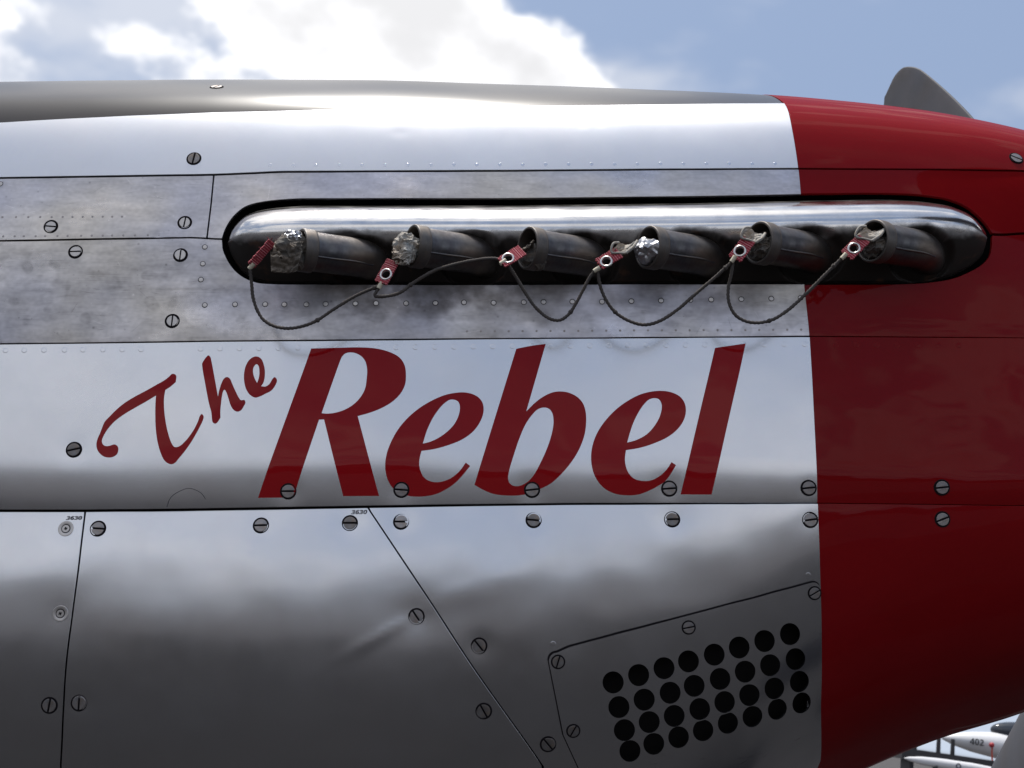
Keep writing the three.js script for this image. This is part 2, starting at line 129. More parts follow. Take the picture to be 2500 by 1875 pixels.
"rivets":[[-432.7,100.8,3,6.6,"b"],[-433.6,75.8,3,6.6,"b"],[-434.4,52.4,3,6.6,"b"],[-426.3,15.6,3,6.6,"b"],[-384.3,16.5,3,6.6,"b"],[-342.5,16.9,3,6.6,"b"],[-316.1,16.9,3,6.6,"b"],[-285.4,16.9,3,6.6,"b"],[-258.7,17.6,3,6.6,"b"],[-217.4,18.2,3,6.6,"b"],[-188.8,18.9,3,6.6,"b"],[-146.9,18.9,3,6.6,"b"],[-106.4,19.7,3,6.6,"b"],[-66.8,20.9,3,6.6,"b"],[-25.6,20.9,3,6.6,"b"],[16.5,22.1,3,6.6,"b"],[43.8,22.6,3,6.6,"b"],[83.9,23.2,3,6.6,"b"],[125.2,23.5,3,6.6,"b"],[165.9,24.4,3,6.6,"b"],[207.1,25.6,3,6.6,"b"],[247.9,27.1,3,6.6,"b"],[277.0,27.9,3,6.6,"b"],[318.8,28.9,3,6.6,"b"],[360.5,30.1,3,6.6,"b"],[401.6,31.9,3,6.6,"b"],[-695.3,-48.3,4,6.8,"f"],[-669.4,-48.1,4,6.8,"f"],[-642.4,-47.9,4,6.8,"f"],[-614.3,-47.8,4,6.8,"f"],[-589.0,-47.6,4,6.8,"f"],[-561.4,-47.4,4,6.8,"f"],[-535.0,-47.2,4,6.8,"f"],[-509.1,-47.0,4,6.8,"f"],[-427.3,-46.3,4,6.8,"f"],[-400.6,-46.1,4,6.8,"f"],[-373.9,-45.9,4,6.8,"f"],[-347.2,-45.7,4,6.8,"f"],[-320.4,-45.5,4,6.8,"f"],[-293.7,-45.2,4,6.8,"f"],[-267.3,-45.0,4,6.8,"f"],[-240.3,-44.8,4,6.8,"f"],[-213.3,-44.5,4,6.8,"f"],[-185.7,-44.3,4,6.8,"f"],[-159.3,-44.0,4,6.8,"f"],[-132.8,-43.7,4,6.8,"f"],[-105.8,-43.5,4,6.8,"f"],[-79.4,-43.2,4,6.8,"f"],[-52.9,-42.9,4,6.8,"f"],[-26.5,-42.6,4,6.8,"f"],[0.6,-42.3,4,6.8,"f"],[27.0,-42.0,4,6.8,"f"],[53.5,-41.8,4,6.8,"f"],[79.9,-41.5,4,6.8,"f"],[107.0,-41.2,4,6.8,"f"],[133.4,-40.9,4,6.8,"f"],[158.8,-40.6,4,6.8,"f"],[185.2,-40.3,4,6.8,"f"],[211.7,-40.0,4,6.8,"f"],[238.2,-39.7,4,6.8,"f"],[265.0,-39.4,4,6.8,"f"],[291.7,-39.1,4,6.8,"f"],[318.7,-38.7,4,6.8,"f"],[346.4,-38.3,4,6.8,"f"],[374.3,-37.9,4,6.8,"f"],[402.3,-37.5,4,6.8,"f"],[445.2,-38.8,4,6.8,"d"],[473.6,-38.4,4,6.8,"d"],[502.0,-37.9,4,6.8,"d"],[530.6,-37.4,4,6.8,"d"],[559.2,-36.8,4,6.8,"d"],[587.8,-36.2,4,6.8,"d"],[616.6,-35.5,4,6.8,"d"],[-349.5,228.2,1,6,"f"],[-316.3,228.4,1,6,"f"],[-283.2,228.7,1,6,"f"],[-250.0,229.0,1,6,"f"],[-216.8,229.5,1,6,"f"],[-183.7,230.1,1,6,"f"],[-150.5,230.9,1,6,"f"],[-117.3,231.8,1,6,"f"],[-84.2,232.8,1,6,"f"],[-51.0,233.8,1,6,"f"],[-17.8,234.7,1,6,"f"],[15.4,235.6,1,6,"f"],[48.6,236.5,1,6,"f"],[81.8,237.4,1,6,"f"],[115.1,238.3,1,6,"f"],[148.3,239.3,1,6,"f"],[181.5,240.4,1,6,"f"],[214.8,241.6,1,6,"f"],[248.1,242.8,1,6,"f"],[281.3,244.1,1,6,"f"],[314.6,245.4,1,6,"f"],[348.0,246.7,1,6,"f"],[381.4,248.3,1,6,"f"],[-724.3,147.3,2,3.6,"t"],[-705.0,147.3,2,3.6,"t"],[-687.5,147.2,2,3.6,"t"],[-670.6,147.2,2,3.6,"t"],[-654.3,147.1,2,3.6,"t"],[-638.6,147.1,2,3.6,"t"],[-624.6,147.0,2,3.6,"t"],[-610.0,147.0,2,3.6,"t"],[-596.1,147.0,2,3.6,"t"],[-581.5,147.0,2,3.6,"t"],[-568.1,147.0,2,3.6,"t"],[-554.1,147.0,2,3.6,"t"],[-719.0,117.8,2,3.6,"t"],[-702.8,117.8,2,3.6,"t"],[-690.0,117.9,2,3.6,"t"],[-673.2,117.9,2,3.6,"t"],[-659.9,117.9,2,3.6,"t"],[-642.5,118.0,2,3.6,"t"],[-628.1,118.0,2,3.6,"t"],[-609.0,118.1,2,3.6,"t"],[-593.9,118.1,2,3.6,"t"],[-578.3,118.2,2,3.6,"t"],[-565.0,118.2,2,3.6,"t"],[-549.3,118.3,2,3.6,"t"],[-532.6,118.4,2,3.6,"t"],[-514.6,118.6,2,3.6,"t"],[-498.4,118.7,2,3.6,"t"],[-62.1,-20.7,3,3.4,"t"],[-42.9,-20.5,3,3.4,"t"],[-23.7,-20.3,3,3.4,"t"],[-4.5,-20.2,3,3.4,"t"],[14.7,-20.0,3,3.4,"t"],[33.9,-19.8,3,3.4,"t"],[53.1,-19.6,3,3.4,"t"],[72.3,-19.5,3,3.4,"t"],[91.5,-19.3,3,3.4,"t"],[110.7,-19.1,3,3.4,"t"],[130.0,-18.9,3,3.4,"t"],[149.2,-18.7,3,3.4,"t"],[168.4,-18.5,3,3.4,"t"],[187.6,-18.4,3,3.4,"t"],[206.8,-18.1,3,3.4,"t"],[226.0,-17.9,3,3.4,"t"],[245.2,-17.7,3,3.4,"t"],[264.5,-17.5,3,3.4,"t"],[283.7,-17.3,3,3.4,"t"],[302.9,-17.1,3,3.4,"t"],[322.1,-16.9,3,3.4,"t"],[341.4,-16.6,3,3.4,"t"],[360.6,-16.3,3,3.4,"t"],[379.9,-16.1,3,3.4,"t"],[399.2,-15.8,3,3.4,"t"],[53.5,-440.8,5,4.5,"f"],[391.1,-409.0,5,4.5,"f"],[-735.2,199.9,2,5,"b"]],
"holes":[[[130.8,-488.6],[164.1,-479.9],[197.3,-475.0],[229.4,-472.8],[263.4,-472.8],[296.5,-472.7],[330.3,-476.2],[364.9,-483.9]],[[138.4,-520.0],[171.3,-511.6],[205.3,-508.0],[237.0,-506.7],[271.2,-507.6],[304.5,-508.3],[338.2,-514.5],[373.0,-525.9]],[[145.8,-549.8],[178.1,-541.3],[210.9,-539.5],[244.6,-539.8],[277.7,-541.3],[310.9,-543.7],[345.0,-552.5],[380.2,-565.8]],[[153.4,-577.5],[184.5,-571.0],[217.2,-569.7],[249.8,-570.8],[283.1,-572.8],[316.4,-577.7],[351.2,-588.8],[386.4,-605.4]]],
"plate":[[47.4,-455.9],[407.6,-426.2],[414.4,-592.1],[66.4,-549.6],[90.7,-596.4]],
"plateTop":[[46.8,-451.5],[82.5,-442.3],[118.3,-433.0],[154.2,-423.8],[190.1,-417.2],[226.3,-413.7],[262.6,-412.1],[299.0,-411.1],[335.7,-412.8],[372.8,-418.5],[410.0,-423.6]],
"arc":[[-459.1,-263.4],[-454.6,-251.4],[-444.2,-243.2],[-429.8,-238.8],[-414.2,-244.9],[-408.2,-252.5]],
"stencil":[[-594.1,-279.7],[-573.3,-274.9],[-214.9,-272.1],[-193.9,-266.7]],
"stubs":[[-286.1,575.0,68.0],[-135.5,580.9,68.0],[19.9,577.9,68.0],[182.4,579.1,68.0],[332.0,585.6,68.0],[486.0,588.0,68.0]],
"cords":[[[-347.8,542.1,85.0],[-345.6,523.8,80.0],[-342.1,499.7,75.0],[-330.5,476.7,72.0],[-312.6,465.3,72.0],[-289.2,463.0,72.0],[-262.4,470.7,73.0],[-235.7,488.2,75.0],[-211.5,503.2,78.0],[-192.3,511.5,82.0],[-175.2,517.0,86.0]],[[-175.1,514.7,86.0],[-181.0,504.0,84.0],[-170.3,503.2,83.0],[-148.9,508.7,82.0],[-130.3,523.4,81.0],[-103.5,540.5,80.0],[-81.9,548.1,80.0],[-54.6,553.7,82.0],[-24.5,554.8,88.0],[-9.8,550.6,90.0]],[[-7.6,548.9,90.0],[6.5,528.8,82.0],[17.9,509.9,77.0],[32.5,489.7,74.0],[48.7,476.4,73.0],[62.2,473.5,73.0],[74.7,481.2,74.0],[87.9,501.8,77.0],[99.3,523.0,82.0],[105.3,532.9,85.0],[112.2,538.1,88.0]],[[112.7,538.1,88.0],[117.3,518.0,80.0],[124.8,500.5,76.0],[136.7,484.9,73.0],[154.3,473.3,72.0],[174.2,467.6,72.0],[194.9,472.7,72.0],[219.8,488.9,73.0],[244.4,509.9,77.0],[271.8,532.8,82.0],[290.2,548.9,87.0]],[[293.6,552.3,87.0],[291.4,537.1,83.0],[286.9,515.8,78.0],[287.2,499.7,75.0],[293.8,483.2,73.0],[306.0,473.8,72.0],[323.7,470.4,72.0],[343.9,474.4,72.0],[366.0,488.0,74.0],[388.2,507.6,77.0],[413.1,531.7,82.0],[437.9,555.8,87.0]]],
"flaps":[[[142.4,577.5,88.0],[167.5,581.5,84.0],[150.9,560.8,92.0],[131.7,561.2,94.0]],[[319.2,600.1,86.0],[338.9,592.1,84.0],[323.8,575.9,92.0],[304.7,582.7,94.0]],[[474.0,601.8,86.0],[499.6,598.6,84.0],[478.5,578.3,92.0],[456.6,583.9,94.0]]],
"wraps":[[[-314.3,579.8,94.0],[-281.8,587.1,86.0],[-278.6,560.1,88.0],[-315.9,551.9,100.0]],[[-156.4,571.6,94.0],[-130.1,581.9,86.0],[-129.2,554.6,90.0],[-157.9,549.6,100.0]],[[-319.0,560.2,98.0],[-278.4,565.1,90.0],[-284.1,536.2,90.0],[-316.8,532.8,96.0]],[[-158.8,561.1,100.0],[-130.4,565.5,92.0],[-135.3,544.6,92.0],[-153.3,543.7,96.0]]],
"straps":[[[-318.5,576.3,94.0],[-345.7,546.9,86.0],[-345.5,544.6,86.0]],[[-157.5,550.8,88.0],[-172.4,520.8,88.0],[-174.0,517.2,87.0]],[[13.6,565.9,88.0],[-13.5,546.9,92.0],[-11.9,548.1,92.0]],[[141.7,561.4,92.0],[116.0,545.4,90.0],[112.1,538.9,89.0]],[[314.7,579.4,92.0],[296.0,553.9,89.0],[293.1,552.9,90.0]],[[467.8,581.2,92.0],[444.6,558.5,89.0],[440.2,557.4,89.0]]],
"grom":[null,[-166.9,532.0,92.0],[-5.4,554.4,95.0],[124.4,549.0,94.0],[301.5,564.1,94.0],[453.2,568.1,94.0]]};

// ---------------------------------------------------------------- the skin of the nose: a section (normal tilt against arc length) swept along x
const NS = [[-1.25, -90], [-1.05, -84], [-0.85, -60], [-0.72, -40], [-0.6, -22], [-0.5, -10.5], [-0.42, -5], [-0.35, -2.6], [-0.27, -1.4], [-0.15, -0.6], [0, 0], [0.1, 2], [0.2, 6], [0.26, 11], [0.31, 19], [0.355, 34], [0.39, 45], [0.46, 53], [0.54, 59], [0.66, 68], [0.88, 90]], ST = [[-2.4, 0.97, 1, 0.96], [-1.2, 1.005, 1, 0.99], [-0.8, 1.015, 1, 0.998], [-0.5, 1.021, 1, 1], [-0.25, 1.019, 1, 1], [0, 1.004, 1, 1], [0.15, 0.994, 1, 1], [0.3, 0.981, 0.925, 1], [0.42, 0.969, 0.8, 0.998], [0.55, 0.948, 0.715, 0.99], [0.68, 0.92, 0.65, 0.975], [0.8, 0.88, 0.605, 0.945], [1.0, 0.78, 0.5, 0.85]], ZC = -0.43, YC = 0.42;
function slopes(x, y) {
  const n = x.length, m = Array(n).fill(0), h = [], d = [];
  for (let i = 0; i < n - 1; i++) { h[i] = x[i + 1] - x[i]; d[i] = (y[i + 1] - y[i]) / h[i]; }
  m[0] = d[0]; m[n - 1] = d[n - 2];
  for (let i = 1; i < n - 1; i++) if (d[i - 1] * d[i] > 0) { const a = 2 * h[i] + h[i - 1], b = h[i] + 2 * h[i - 1]; m[i] = (a + b) / (a / d[i - 1] + b / d[i]); }
  return m;
}
function curve(pts) {                                    // monotone cubic through [x, y] points
  const x = pts.map((p) => p[0]), y = pts.map((p) => p[1]), m = slopes(x, y), n = x.length;
  return (q) => {
    if (q <= x[0]) return y[0] + (q - x[0]) * 0; if (q >= x[n - 1]) return y[n - 1];
    let a = 0, b = n - 1; while (b - a > 1) { const c = a + b >> 1; if (x[c] <= q) a = c; else b = c; }
    const h = x[b] - x[a], t = (q - x[a]) / h, t2 = t * t, t3 = t2 * t;
    return (2 * t3 - 3 * t2 + 1) * y[a] + (t3 - 2 * t2 + t) * h * m[a] + (3 * t2 - 2 * t3) * y[b] + (t3 - t2) * h * m[b];
  };
}
const tilt = curve(NS), S0 = NS[0][0], S1 = NS[NS.length - 1][0];
const NT = Math.round((S1 - S0) / 0.001) + 1, TY = new Float64Array(NT), TZ = new Float64Array(NT);
{ let y = 0, z = 0, py, pz;
  for (let i = 0; i < NT; i++) { const n = R(tilt(S0 + i * 0.001)), dy = Math.cos(n), dz = -Math.sin(n); if (i) { y += (dy + py) / 2 * 0.001; z += (dz + pz) / 2 * 0.001; } TY[i] = y; TZ[i] = z; py = dy; pz = dz; }
  const i0 = Math.round(-S0 / 0.001), y0 = TY[i0], z0 = TZ[i0]; for (let i = 0; i < NT; i++) { TY[i] += 0.5 - y0; TZ[i] += 0.006 - z0; } }
const kUp = curve(ST.map((p) => [p[0], p[1]])), kDown = curve(ST.map((p) => [p[0], p[2]])), kSide = curve(ST.map((p) => [p[0], p[3]]));
function S(x, s) {
  const f = Math.min(NT - 1.001, Math.max(0, (s - S0) / 0.001)), i = Math.floor(f), t = f - i;
  const y = TY[i] + (TY[i + 1] - TY[i]) * t, z = TZ[i] + (TZ[i + 1] - TZ[i]) * t;
  return new THREE.Vector3(x, YC + (y - YC) * (y > YC ? kUp(x) : kDown(x)), ZC + (z - ZC) * kSide(x) - tuck(x, s));
}
function tuck(x, s) { const q = Math.max(0, -0.29 - s); return q ? 0.55 * sm(-0.25, 0.42, x) * sm(-1.08, -0.8, s) * (q < 0.13 ? q * q : 0.26 * q - 0.0169) : 0; }
function N0(x, s) { const e = 0.003; return S(x + e, s).sub(S(x - e, s)).cross(S(x, s + e).sub(S(x, s - e))).normalize(); }
const mm = (l) => l.map((p) => [p[0] / 1000, p[1] / 1000]);
const ext = (l) => { const p = mm(l), n = p.length, a = p[0], b = p[n - 1]; const ka = (p[1][1] - a[1]) / (p[1][0] - a[0]), kb = (b[1] - p[n - 2][1]) / (b[0] - p[n - 2][0]); return curve([[-2.4, a[1] + ka * (-2.4 - a[0]) * 0.5], ...p, [1.0, b[1] + kb * (1.0 - b[0]) * 0.8]]); };
const line0 = ext(D.line0), line1 = ext(D.line1), line3 = ext(D.line3), line4 = ext(D.line4);
const l2a = mm(D.line2a), l2b = mm(D.line2b), XL = D.stTop[0][0] / 1000, XR = D.stTop[D.stTop.length - 1][0] / 1000;
const line2 = ext([...D.line2a.slice(0, -1), ...D.line2b]);
const stTop = curve(mm(D.stTop)), stBot = curve(mm(D.stBot).reduce((a, p) => (a.length && p[0] <= a[a.length - 1][0] ? a : [...a, p]), []));
const low2 = (x) => (x <= XL ? lerp(stTop(XL), line2(x), sm(0, 0.05, XL - x)) : x >= XR ? lerp(stTop(XR), line2(x), sm(0, 0.05, x - XR)) : stTop(x));
const upp3 = (x) => (x <= XL || x >= XR ? low2(x) : stBot(x));
const byS = (l) => curve(mm(l).map((p) => [p[1], p[0]]).sort((a, b) => a[0] - b[0]));
const bound = byS(D.bound), seamA = byS(D.seamA), seamB = byS(D.seamB), seamC = byS(D.seamC);

// gentle oil-canning and dents of the sheet, by row
const DENTS = [[4, -0.1475, -0.2405, 0.02, 0.018, -0.0006, 0], [4, 0.0267, -0.2405, 0.02, 0.018, -0.0006, 0], [4, 0.2095, -0.2414, 0.02, 0.018, -0.0006, 0], [4, -0.2982, -0.2427, 0.02, 0.018, -0.0006, 0], [5, -0.1474, -0.2825, 0.024, 0.02, -0.0007, 0], [5, 0.0287, -0.2803, 0.024, 0.02, -0.0007, 0], [5, 0.2125, -0.2834, 0.024, 0.02, -0.0007, 0], [5, -0.2156, -0.2841, 0.024, 0.02, -0.0007, 0], [5, -0.1246, -0.4062, 0.024, 0.022, -0.0007, 0], [5, -0.1699, -0.4296, 0.06, 0.009, 0.0006, 0.52], [5, -0.043, -0.4435, 0.022, 0.02, -0.0006, 0], [5, -0.5579, -0.5161, 0.02, 0.018, -0.001, 0], [5, -0.0641, -0.3773, 0.04, 0.02, 0.0008, 0.3], [5, 0.0, -0.3509, 0.06, 0.03, 0.0008, 0], [5, -0.606, -0.351, 0.06, 0.04, 0.0012, 0], [5, -0.4314, -0.3137, 0.16, 0.04, 0.001, 0], [1, -0.1654, 0.287, 0.012, 0.008, -0.0002, 0], [1, 0.1028, 0.3084, 0.006, 0.005, -0.00014, 0], [1, 0.1301, 0.3111, 0.006, 0.005, -0.00014, 0], [3, -0.4539, 0.0422, 0.08, 0.004, 0.0006, 0], [3, -0.5614, 0.001, 0.004, 0.05, 0.0006, 0.2], [3, -0.5568, 0.0127, 0.02, 0.04, -0.001, 0], [2, -0.4981, 0.1211, 0.006, 0.02, -0.0012, -0.3], [2, -0.5045, 0.1273, 0.02, 0.006, 0.0006, 0], [2, -0.4021, 0.1526, 0.02, 0.03, -0.0008, 0.5], [3, -0.3129, 0.0216, 0.03, 0.02, -0.0009, 0], [3, -0.1707, 0.022, 0.03, 0.02, -0.0009, 0], [3, 0.0, 0.0232, 0.03, 0.02, -0.0009, 0], [3, 0.1309, 0.0241, 0.03, 0.02, -0.0009, 0], [3, 0.256, 0.0252, 0.03, 0.02, -0.0009, 0]];
function disp(row, x, s) {
  if (row < 0) return 0;
  const k = [0.4, 0.45, 0.6, 0.9, 0.55, 1.2, 0.3][row];
  let d = k * (0.0011 * noise(x * 5.5 + row * 3.7, s * 7.5, row + 0.5) + 0.00032 * noise(x * 15, s * 19, row + 4.5));
  if (row === 4) { const a = Math.max(0, 1 - (s - line4(x)) / 0.07); d -= 0.0055 * a * a - 0.0006; }
  if (row === 1) d += 0.0012;
  if (row === 5) { const a = Math.max(0, 1 - (line4(x) - s) / 0.2); d -= lerp(0.0115, 0.003, sm(-0.3, 0.4, x)) * a * a; }
  if (row === 3) { const a = Math.max(0, 1 - (s - line3(x)) / 0.03); d -= 0.0008 * a * a; }
  for (const f of D.fasteners) if (f[3] === row && row > 1) { const dx = x - f[0] / 1000, ds = s - f[1] / 1000, e = (dx * dx + ds * ds) / 0.00030; if (e < 8) d -= 0.00035 * Math.exp(-e); }
  for (const q of DENTS) if (q[0] === row) { const c = Math.cos(q[6] || 0), n = Math.sin(q[6] || 0), dx = x - q[1], ds = s - q[2], u = (dx * c + ds * n) / q[3], v = (ds * c - dx * n) / q[4], e = u * u + v * v; if (e < 9) d += q[5] * Math.exp(-e); }
  return d;
}
function P(row, x, s, off = 0) { return S(x, s).addScaledVector(N0(x, s), disp(row, x, s) + off); }
function PN(row, x, s) { const e = 0.0015; return P(row, x + e, s).sub(P(row, x - e, s)).cross(P(row, x, s + e).sub(P(row, x, s - e))).normalize(); }

// a sheet-metal panel with turned-in edges, between two x curves and two s curves
function panel(name, mat, row, o, parent, label) {
  const { top, bot, xl, xr, step = 0.006, gap = [0.0015, 0.0015, 0.0015, 0.0015], dense = [], vn = 24, skip, off = 0, thick = 0.005 } = o;
  const xs = []; const x0 = xl(lerp(top(0), bot(0), 0.5)), x1 = xr(lerp(top(0), bot(0), 0.5));
  { let x = x0; while (x < x1 - step * 0.3) { xs.push((x - x0) / (x1 - x0)); let h = x < -0.85 ? Math.max(step, 0.03) : step; for (const d of dense) { const a = Math.abs(x - d); if (a < 0.05) h = Math.min(h, 0.0006 + a * 0.09); } x += h; } xs.push(1); }
  const nu = xs.length, nv = vn + 1, pos = [], nor = [], uv = [], idx = [], XS = [];
  const add = (p, n, u) => { pos.push(p.x, p.y, p.z); nor.push(n.x, n.y, n.z); uv.push(u[0], u[1]); return pos.length / 3 - 1; };
  for (let i = 0; i < nu; i++) for (let j = 0; j < nv; j++) {
    let s = 0, x = 0, v = j / vn;
    s = lerp(top(lerp(x0, x1, xs[i])), bot(lerp(x0, x1, xs[i])), v);
    for (let k = 0; k < 5; k++) { x = lerp(xl(s) + gap[2], xr(s) - gap[3], xs[i]); s = lerp(top(x) - gap[0], bot(x) + gap[1], v); }
    XS.push([x, s]); add(P(row, x, s, off), PN(row, x, s), [x, s]);
  }
  for (let i = 0; i < nu - 1; i++) for (let j = 0; j < nv - 1; j++) {
    const a = i * nv + j, b = a + nv;
    if (skip && skip(...XS[a]) && skip(...XS[b]) && skip(...XS[a + 1]) && skip(...XS[b + 1])) continue;
    idx.push(a, a + 1, b, b, a + 1, b + 1);
  }
  const loop = []; for (let j = 0; j < nv; j++) loop.push(j); for (let i = 1; i < nu; i++) loop.push(i * nv + nv - 1); for (let j = nv - 2; j >= 0; j--) loop.push((nu - 1) * nv + j); for (let i = nu - 2; i > 0; i--) loop.push(i * nv);
  const V = (k) => new THREE.Vector3(pos[k * 3], pos[k * 3 + 1], pos[k * 3 + 2]), NN = (k) => new THREE.Vector3(nor[k * 3], nor[k * 3 + 1], nor[k * 3 + 2]);
  const L = loop.length, rings = [];
  for (let i = 0; i < L; i++) {
    const k = loop[i], p = V(k), n = NN(k), t = V(loop[(i + 1) % L]).sub(V(loop[(i + L - 1) % L])).normalize(), out = t.clone().cross(n).normalize();
    const p1 = p.clone().addScaledVector(n, -0.0006).addScaledVector(out, 0.0005), p2 = p1.clone().addScaledVector(n, -thick);
    rings.push([add(p, n, XS[k]), add(p1, out.clone().addScaledVector(n, 0.4).normalize(), XS[k]), add(p1, out, XS[k]), add(p2, out, XS[k])]);
  }
  for (let i = 0; i < L; i++) { const a = rings[i], b = rings[(i + 1) % L]; idx.push(a[0], a[1], b[0], b[0], a[1], b[1], a[2], a[3], b[2], b[2], a[3], b[3]); }
  const g = new THREE.BufferGeometry(); g.setAttribute('position', new THREE.Float32BufferAttribute(pos, 3)); g.setAttribute('normal', new THREE.Float32BufferAttribute(nor, 3)); g.setAttribute('uv', new THREE.Float32BufferAttribute(uv, 2)); g.setIndex(idx);
  return mesh(name, g, mat, parent, label);
}
// a flat 2-D shape in (x, s) laid on the skin: top face plus a thin edge all round
function laid(shape, row, off, thick, seg = 12) {
  let g = new THREE.ShapeGeometry(shape, seg); g.deleteAttribute('normal'); g.deleteAttribute('uv');
  g = new TessellateModifier(0.012, 8).modify(g.toNonIndexed());
  const a = g.getAttribute('position'), pos = [], nor = [], uv = [];
  const put = (x, s, h, n) => { const p = P(row, x, s, h); pos.push(p.x, p.y, p.z); nor.push(n.x, n.y, n.z); uv.push(p.x, p.y); };
  for (let i = 0; i < a.count; i++) { const x = a.getX(i), s = a.getY(i); put(x, s, off, PN(row, x, s)); }
  const e = shape.extractPoints(seg);
  for (const [l, hole] of [[e.shape, false], ...e.holes.map((h) => [h, true])]) {
    const area = THREE.ShapeUtils.area(l), pts = area > 0 ? l : [...l].reverse();
    for (let i = 0; i < pts.length; i++) {
      const p = pts[i], q = pts[(i + 1) % pts.length]; if (p.distanceTo(q) < 1e-7) continue;
      const n = PN(row, p.x, p.y), t = P(row, q.x, q.y).sub(P(row, p.x, p.y)).normalize(), o = t.cross(n).normalize(); if (hole) o.negate();
      const f = [[p, off], [q, off], [q, off - thick], [p, off], [q, off - thick], [p, off - thick]];
      for (const [c, h] of hole ? f : [f[0], f[2], f[1], f[3], f[5], f[4]]) put(c.x, c.y, h, o);
    }
  }
  const r = new THREE.BufferGeometry(); r.setAttribute('position', new THREE.Float32BufferAttribute(pos, 3)); r.setAttribute('normal', new THREE.Float32BufferAttribute(nor, 3)); r.setAttribute('uv', new THREE.Float32BufferAttribute(uv, 2));
  return r;
}
function outline(pts) {                                  // smooth between points marked as corners
  const n = pts.length, res = [], first = pts.findIndex((p) => p[2]);
  const v = (i) => new THREE.Vector3(pts[(i + n) % n][0] / 1000, pts[(i + n) % n][1] / 1000, 0);
  if (first < 0) return new THREE.CatmullRomCurve3(pts.map((_, i) => v(i)), true, 'centripetal').getPoints(n * 4).slice(0, -1).map((p) => new THREE.Vector2(p.x, p.y));
  let i = first; do {
    let j = i + 1; while (!pts[j % n][2]) j++;
    const seg = []; for (let k = i; k <= j; k++) seg.push(v(k));
    const out = seg.length === 2 ? seg : new THREE.CatmullRomCurve3(seg, false, 'centripetal').getPoints((seg.length - 1) * 5);
    for (const p of out.slice(0, -1)) res.push(new THREE.Vector2(p.x, p.y));
    i = j;
  } while (i % n !== first);
  return res;
}
function stand(o, row, x, s, angle = 0, off = 0) {       // set a small part on the skin
  const n = PN(row, x, s), t = new THREE.Vector3(1, 0, 0).addScaledVector(n, -n.x).normalize(), b = n.clone().cross(t);
  o.position.copy(P(row, x, s, off)); o.quaternion.setFromRotationMatrix(new THREE.Matrix4().makeBasis(t, b, n)).multiply(new THREE.Quaternion().setFromAxisAngle(new THREE.Vector3(0, 0, 1), R(angle)));
}

// ---------------------------------------------------------------- materials
const speck = tex(512, 512, (u, v, o) => { const a = tileNoise(u, v, 9, 1.2) * 0.5 + tileNoise(u, v, 30, 5.1) * 0.3 + tileNoise(u, v, 90, 2.6) * 0.3; o[0] = o[1] = o[2] = 0.5 + 0.45 * a; });
const speckOf = (m) => { const t = speck.clone(); t.repeat.set(1 / m, 1 / m); t.needsUpdate = true; return t; };
const roughTex = (lo, hi, m) => { const t = tex(512, 512, (u, v, o) => { const a = 0.5 + 0.5 * (tileNoise(u, v, 6, 8.2) * 0.9 + tileNoise(u, v, 22, 3.3) * 0.5 + tileNoise(u, v, 120, 1.9) * 0.35); o[0] = o[1] = o[2] = lerp(lo, hi, a); }); t.repeat.set(1 / m, 1 / m); return t; };
const tintTex = (c, amp, m, seed) => { const t = tex(512, 512, (u, v, o) => { const a = tileNoise(u, v, 4, seed) * 0.6 + tileNoise(u, v, 14, seed + 2) * 0.35 + tileNoise(u, v, 60, seed + 4) * 0.25, w = tileNoise(u, v, 5, seed + 7) * amp * 0.35; for (let k = 0; k < 3; k++) o[k] = enc(c[k] * (1 + amp * a + (k - 1) * w)); }, true); t.repeat.set(1 / m, 1 / m); return t; };
const M = {};
M.silver = new THREE.MeshPhysicalMaterial({ map: tintTex([0.63, 0.635, 0.665], 0.05, 0.5, 3.3), metalness: 1, roughness: 1, roughnessMap: roughTex(0.19, 0.26, 0.45), clearcoat: 0.55, clearcoatRoughness: 0.06 });
M.lower = M.silver;
M.satin = M.silver.clone(); M.satin.roughnessMap = roughTex(0.34, 0.42, 0.45); M.satin.clearcoat = 0;
M.red = new THREE.MeshPhysicalMaterial({ map: tintTex([0.2, 0.0055, 0.0075], 0.1, 0.5, 23.3), roughness: 0.5, specularIntensity: 0, clearcoat: 0.2, clearcoatRoughness: 0.03 });
M.letter = new THREE.MeshPhysicalMaterial({ map: tintTex([0.30, 0.007, 0.010], 0.06, 0.4, 33.3), roughness: 0.5, specularIntensity: 0, clearcoat: 0.3, clearcoatRoughness: 0.02 });
M.glare = new THREE.MeshPhysicalMaterial({ map: tintTex([0.026, 0.023, 0.025], 0.1, 0.4, 43.3), roughness: 0.3, specularIntensity: 0.65,});
M.dark = new THREE.MeshPhysicalMaterial({ color: rgb(0.01, 0.009, 0.009), roughness: 0.95, specularIntensity: 0.2 });
M.grimeAndShade = new THREE.MeshPhysicalMaterial({ color: rgb(0.012, 0.010, 0.012), roughness: 0.9, specularIntensity: 0.2 });  // near-black: oil grime plus the shade of grooves and gaps, in one colour
M.screwDull = new THREE.MeshStandardMaterial({ map: tintTex([0.22, 0.20, 0.19], 0.5, 0.03, 57.3), metalness: 0.8, roughness: 0.5 });
M.screw = new THREE.MeshStandardMaterial({ map: tintTex([0.33, 0.30, 0.29], 0.4, 0.03, 53.3), metalness: 0.85, roughness: 0.45 });
M.pale = new THREE.MeshStandardMaterial({ color: rgb(0.52, 0.49, 0.47), metalness: 0.85, roughness: 0.4 });
M.stencil = new THREE.MeshStandardMaterial({ color: rgb(0.02, 0.016, 0.03), roughness: 0.6 });

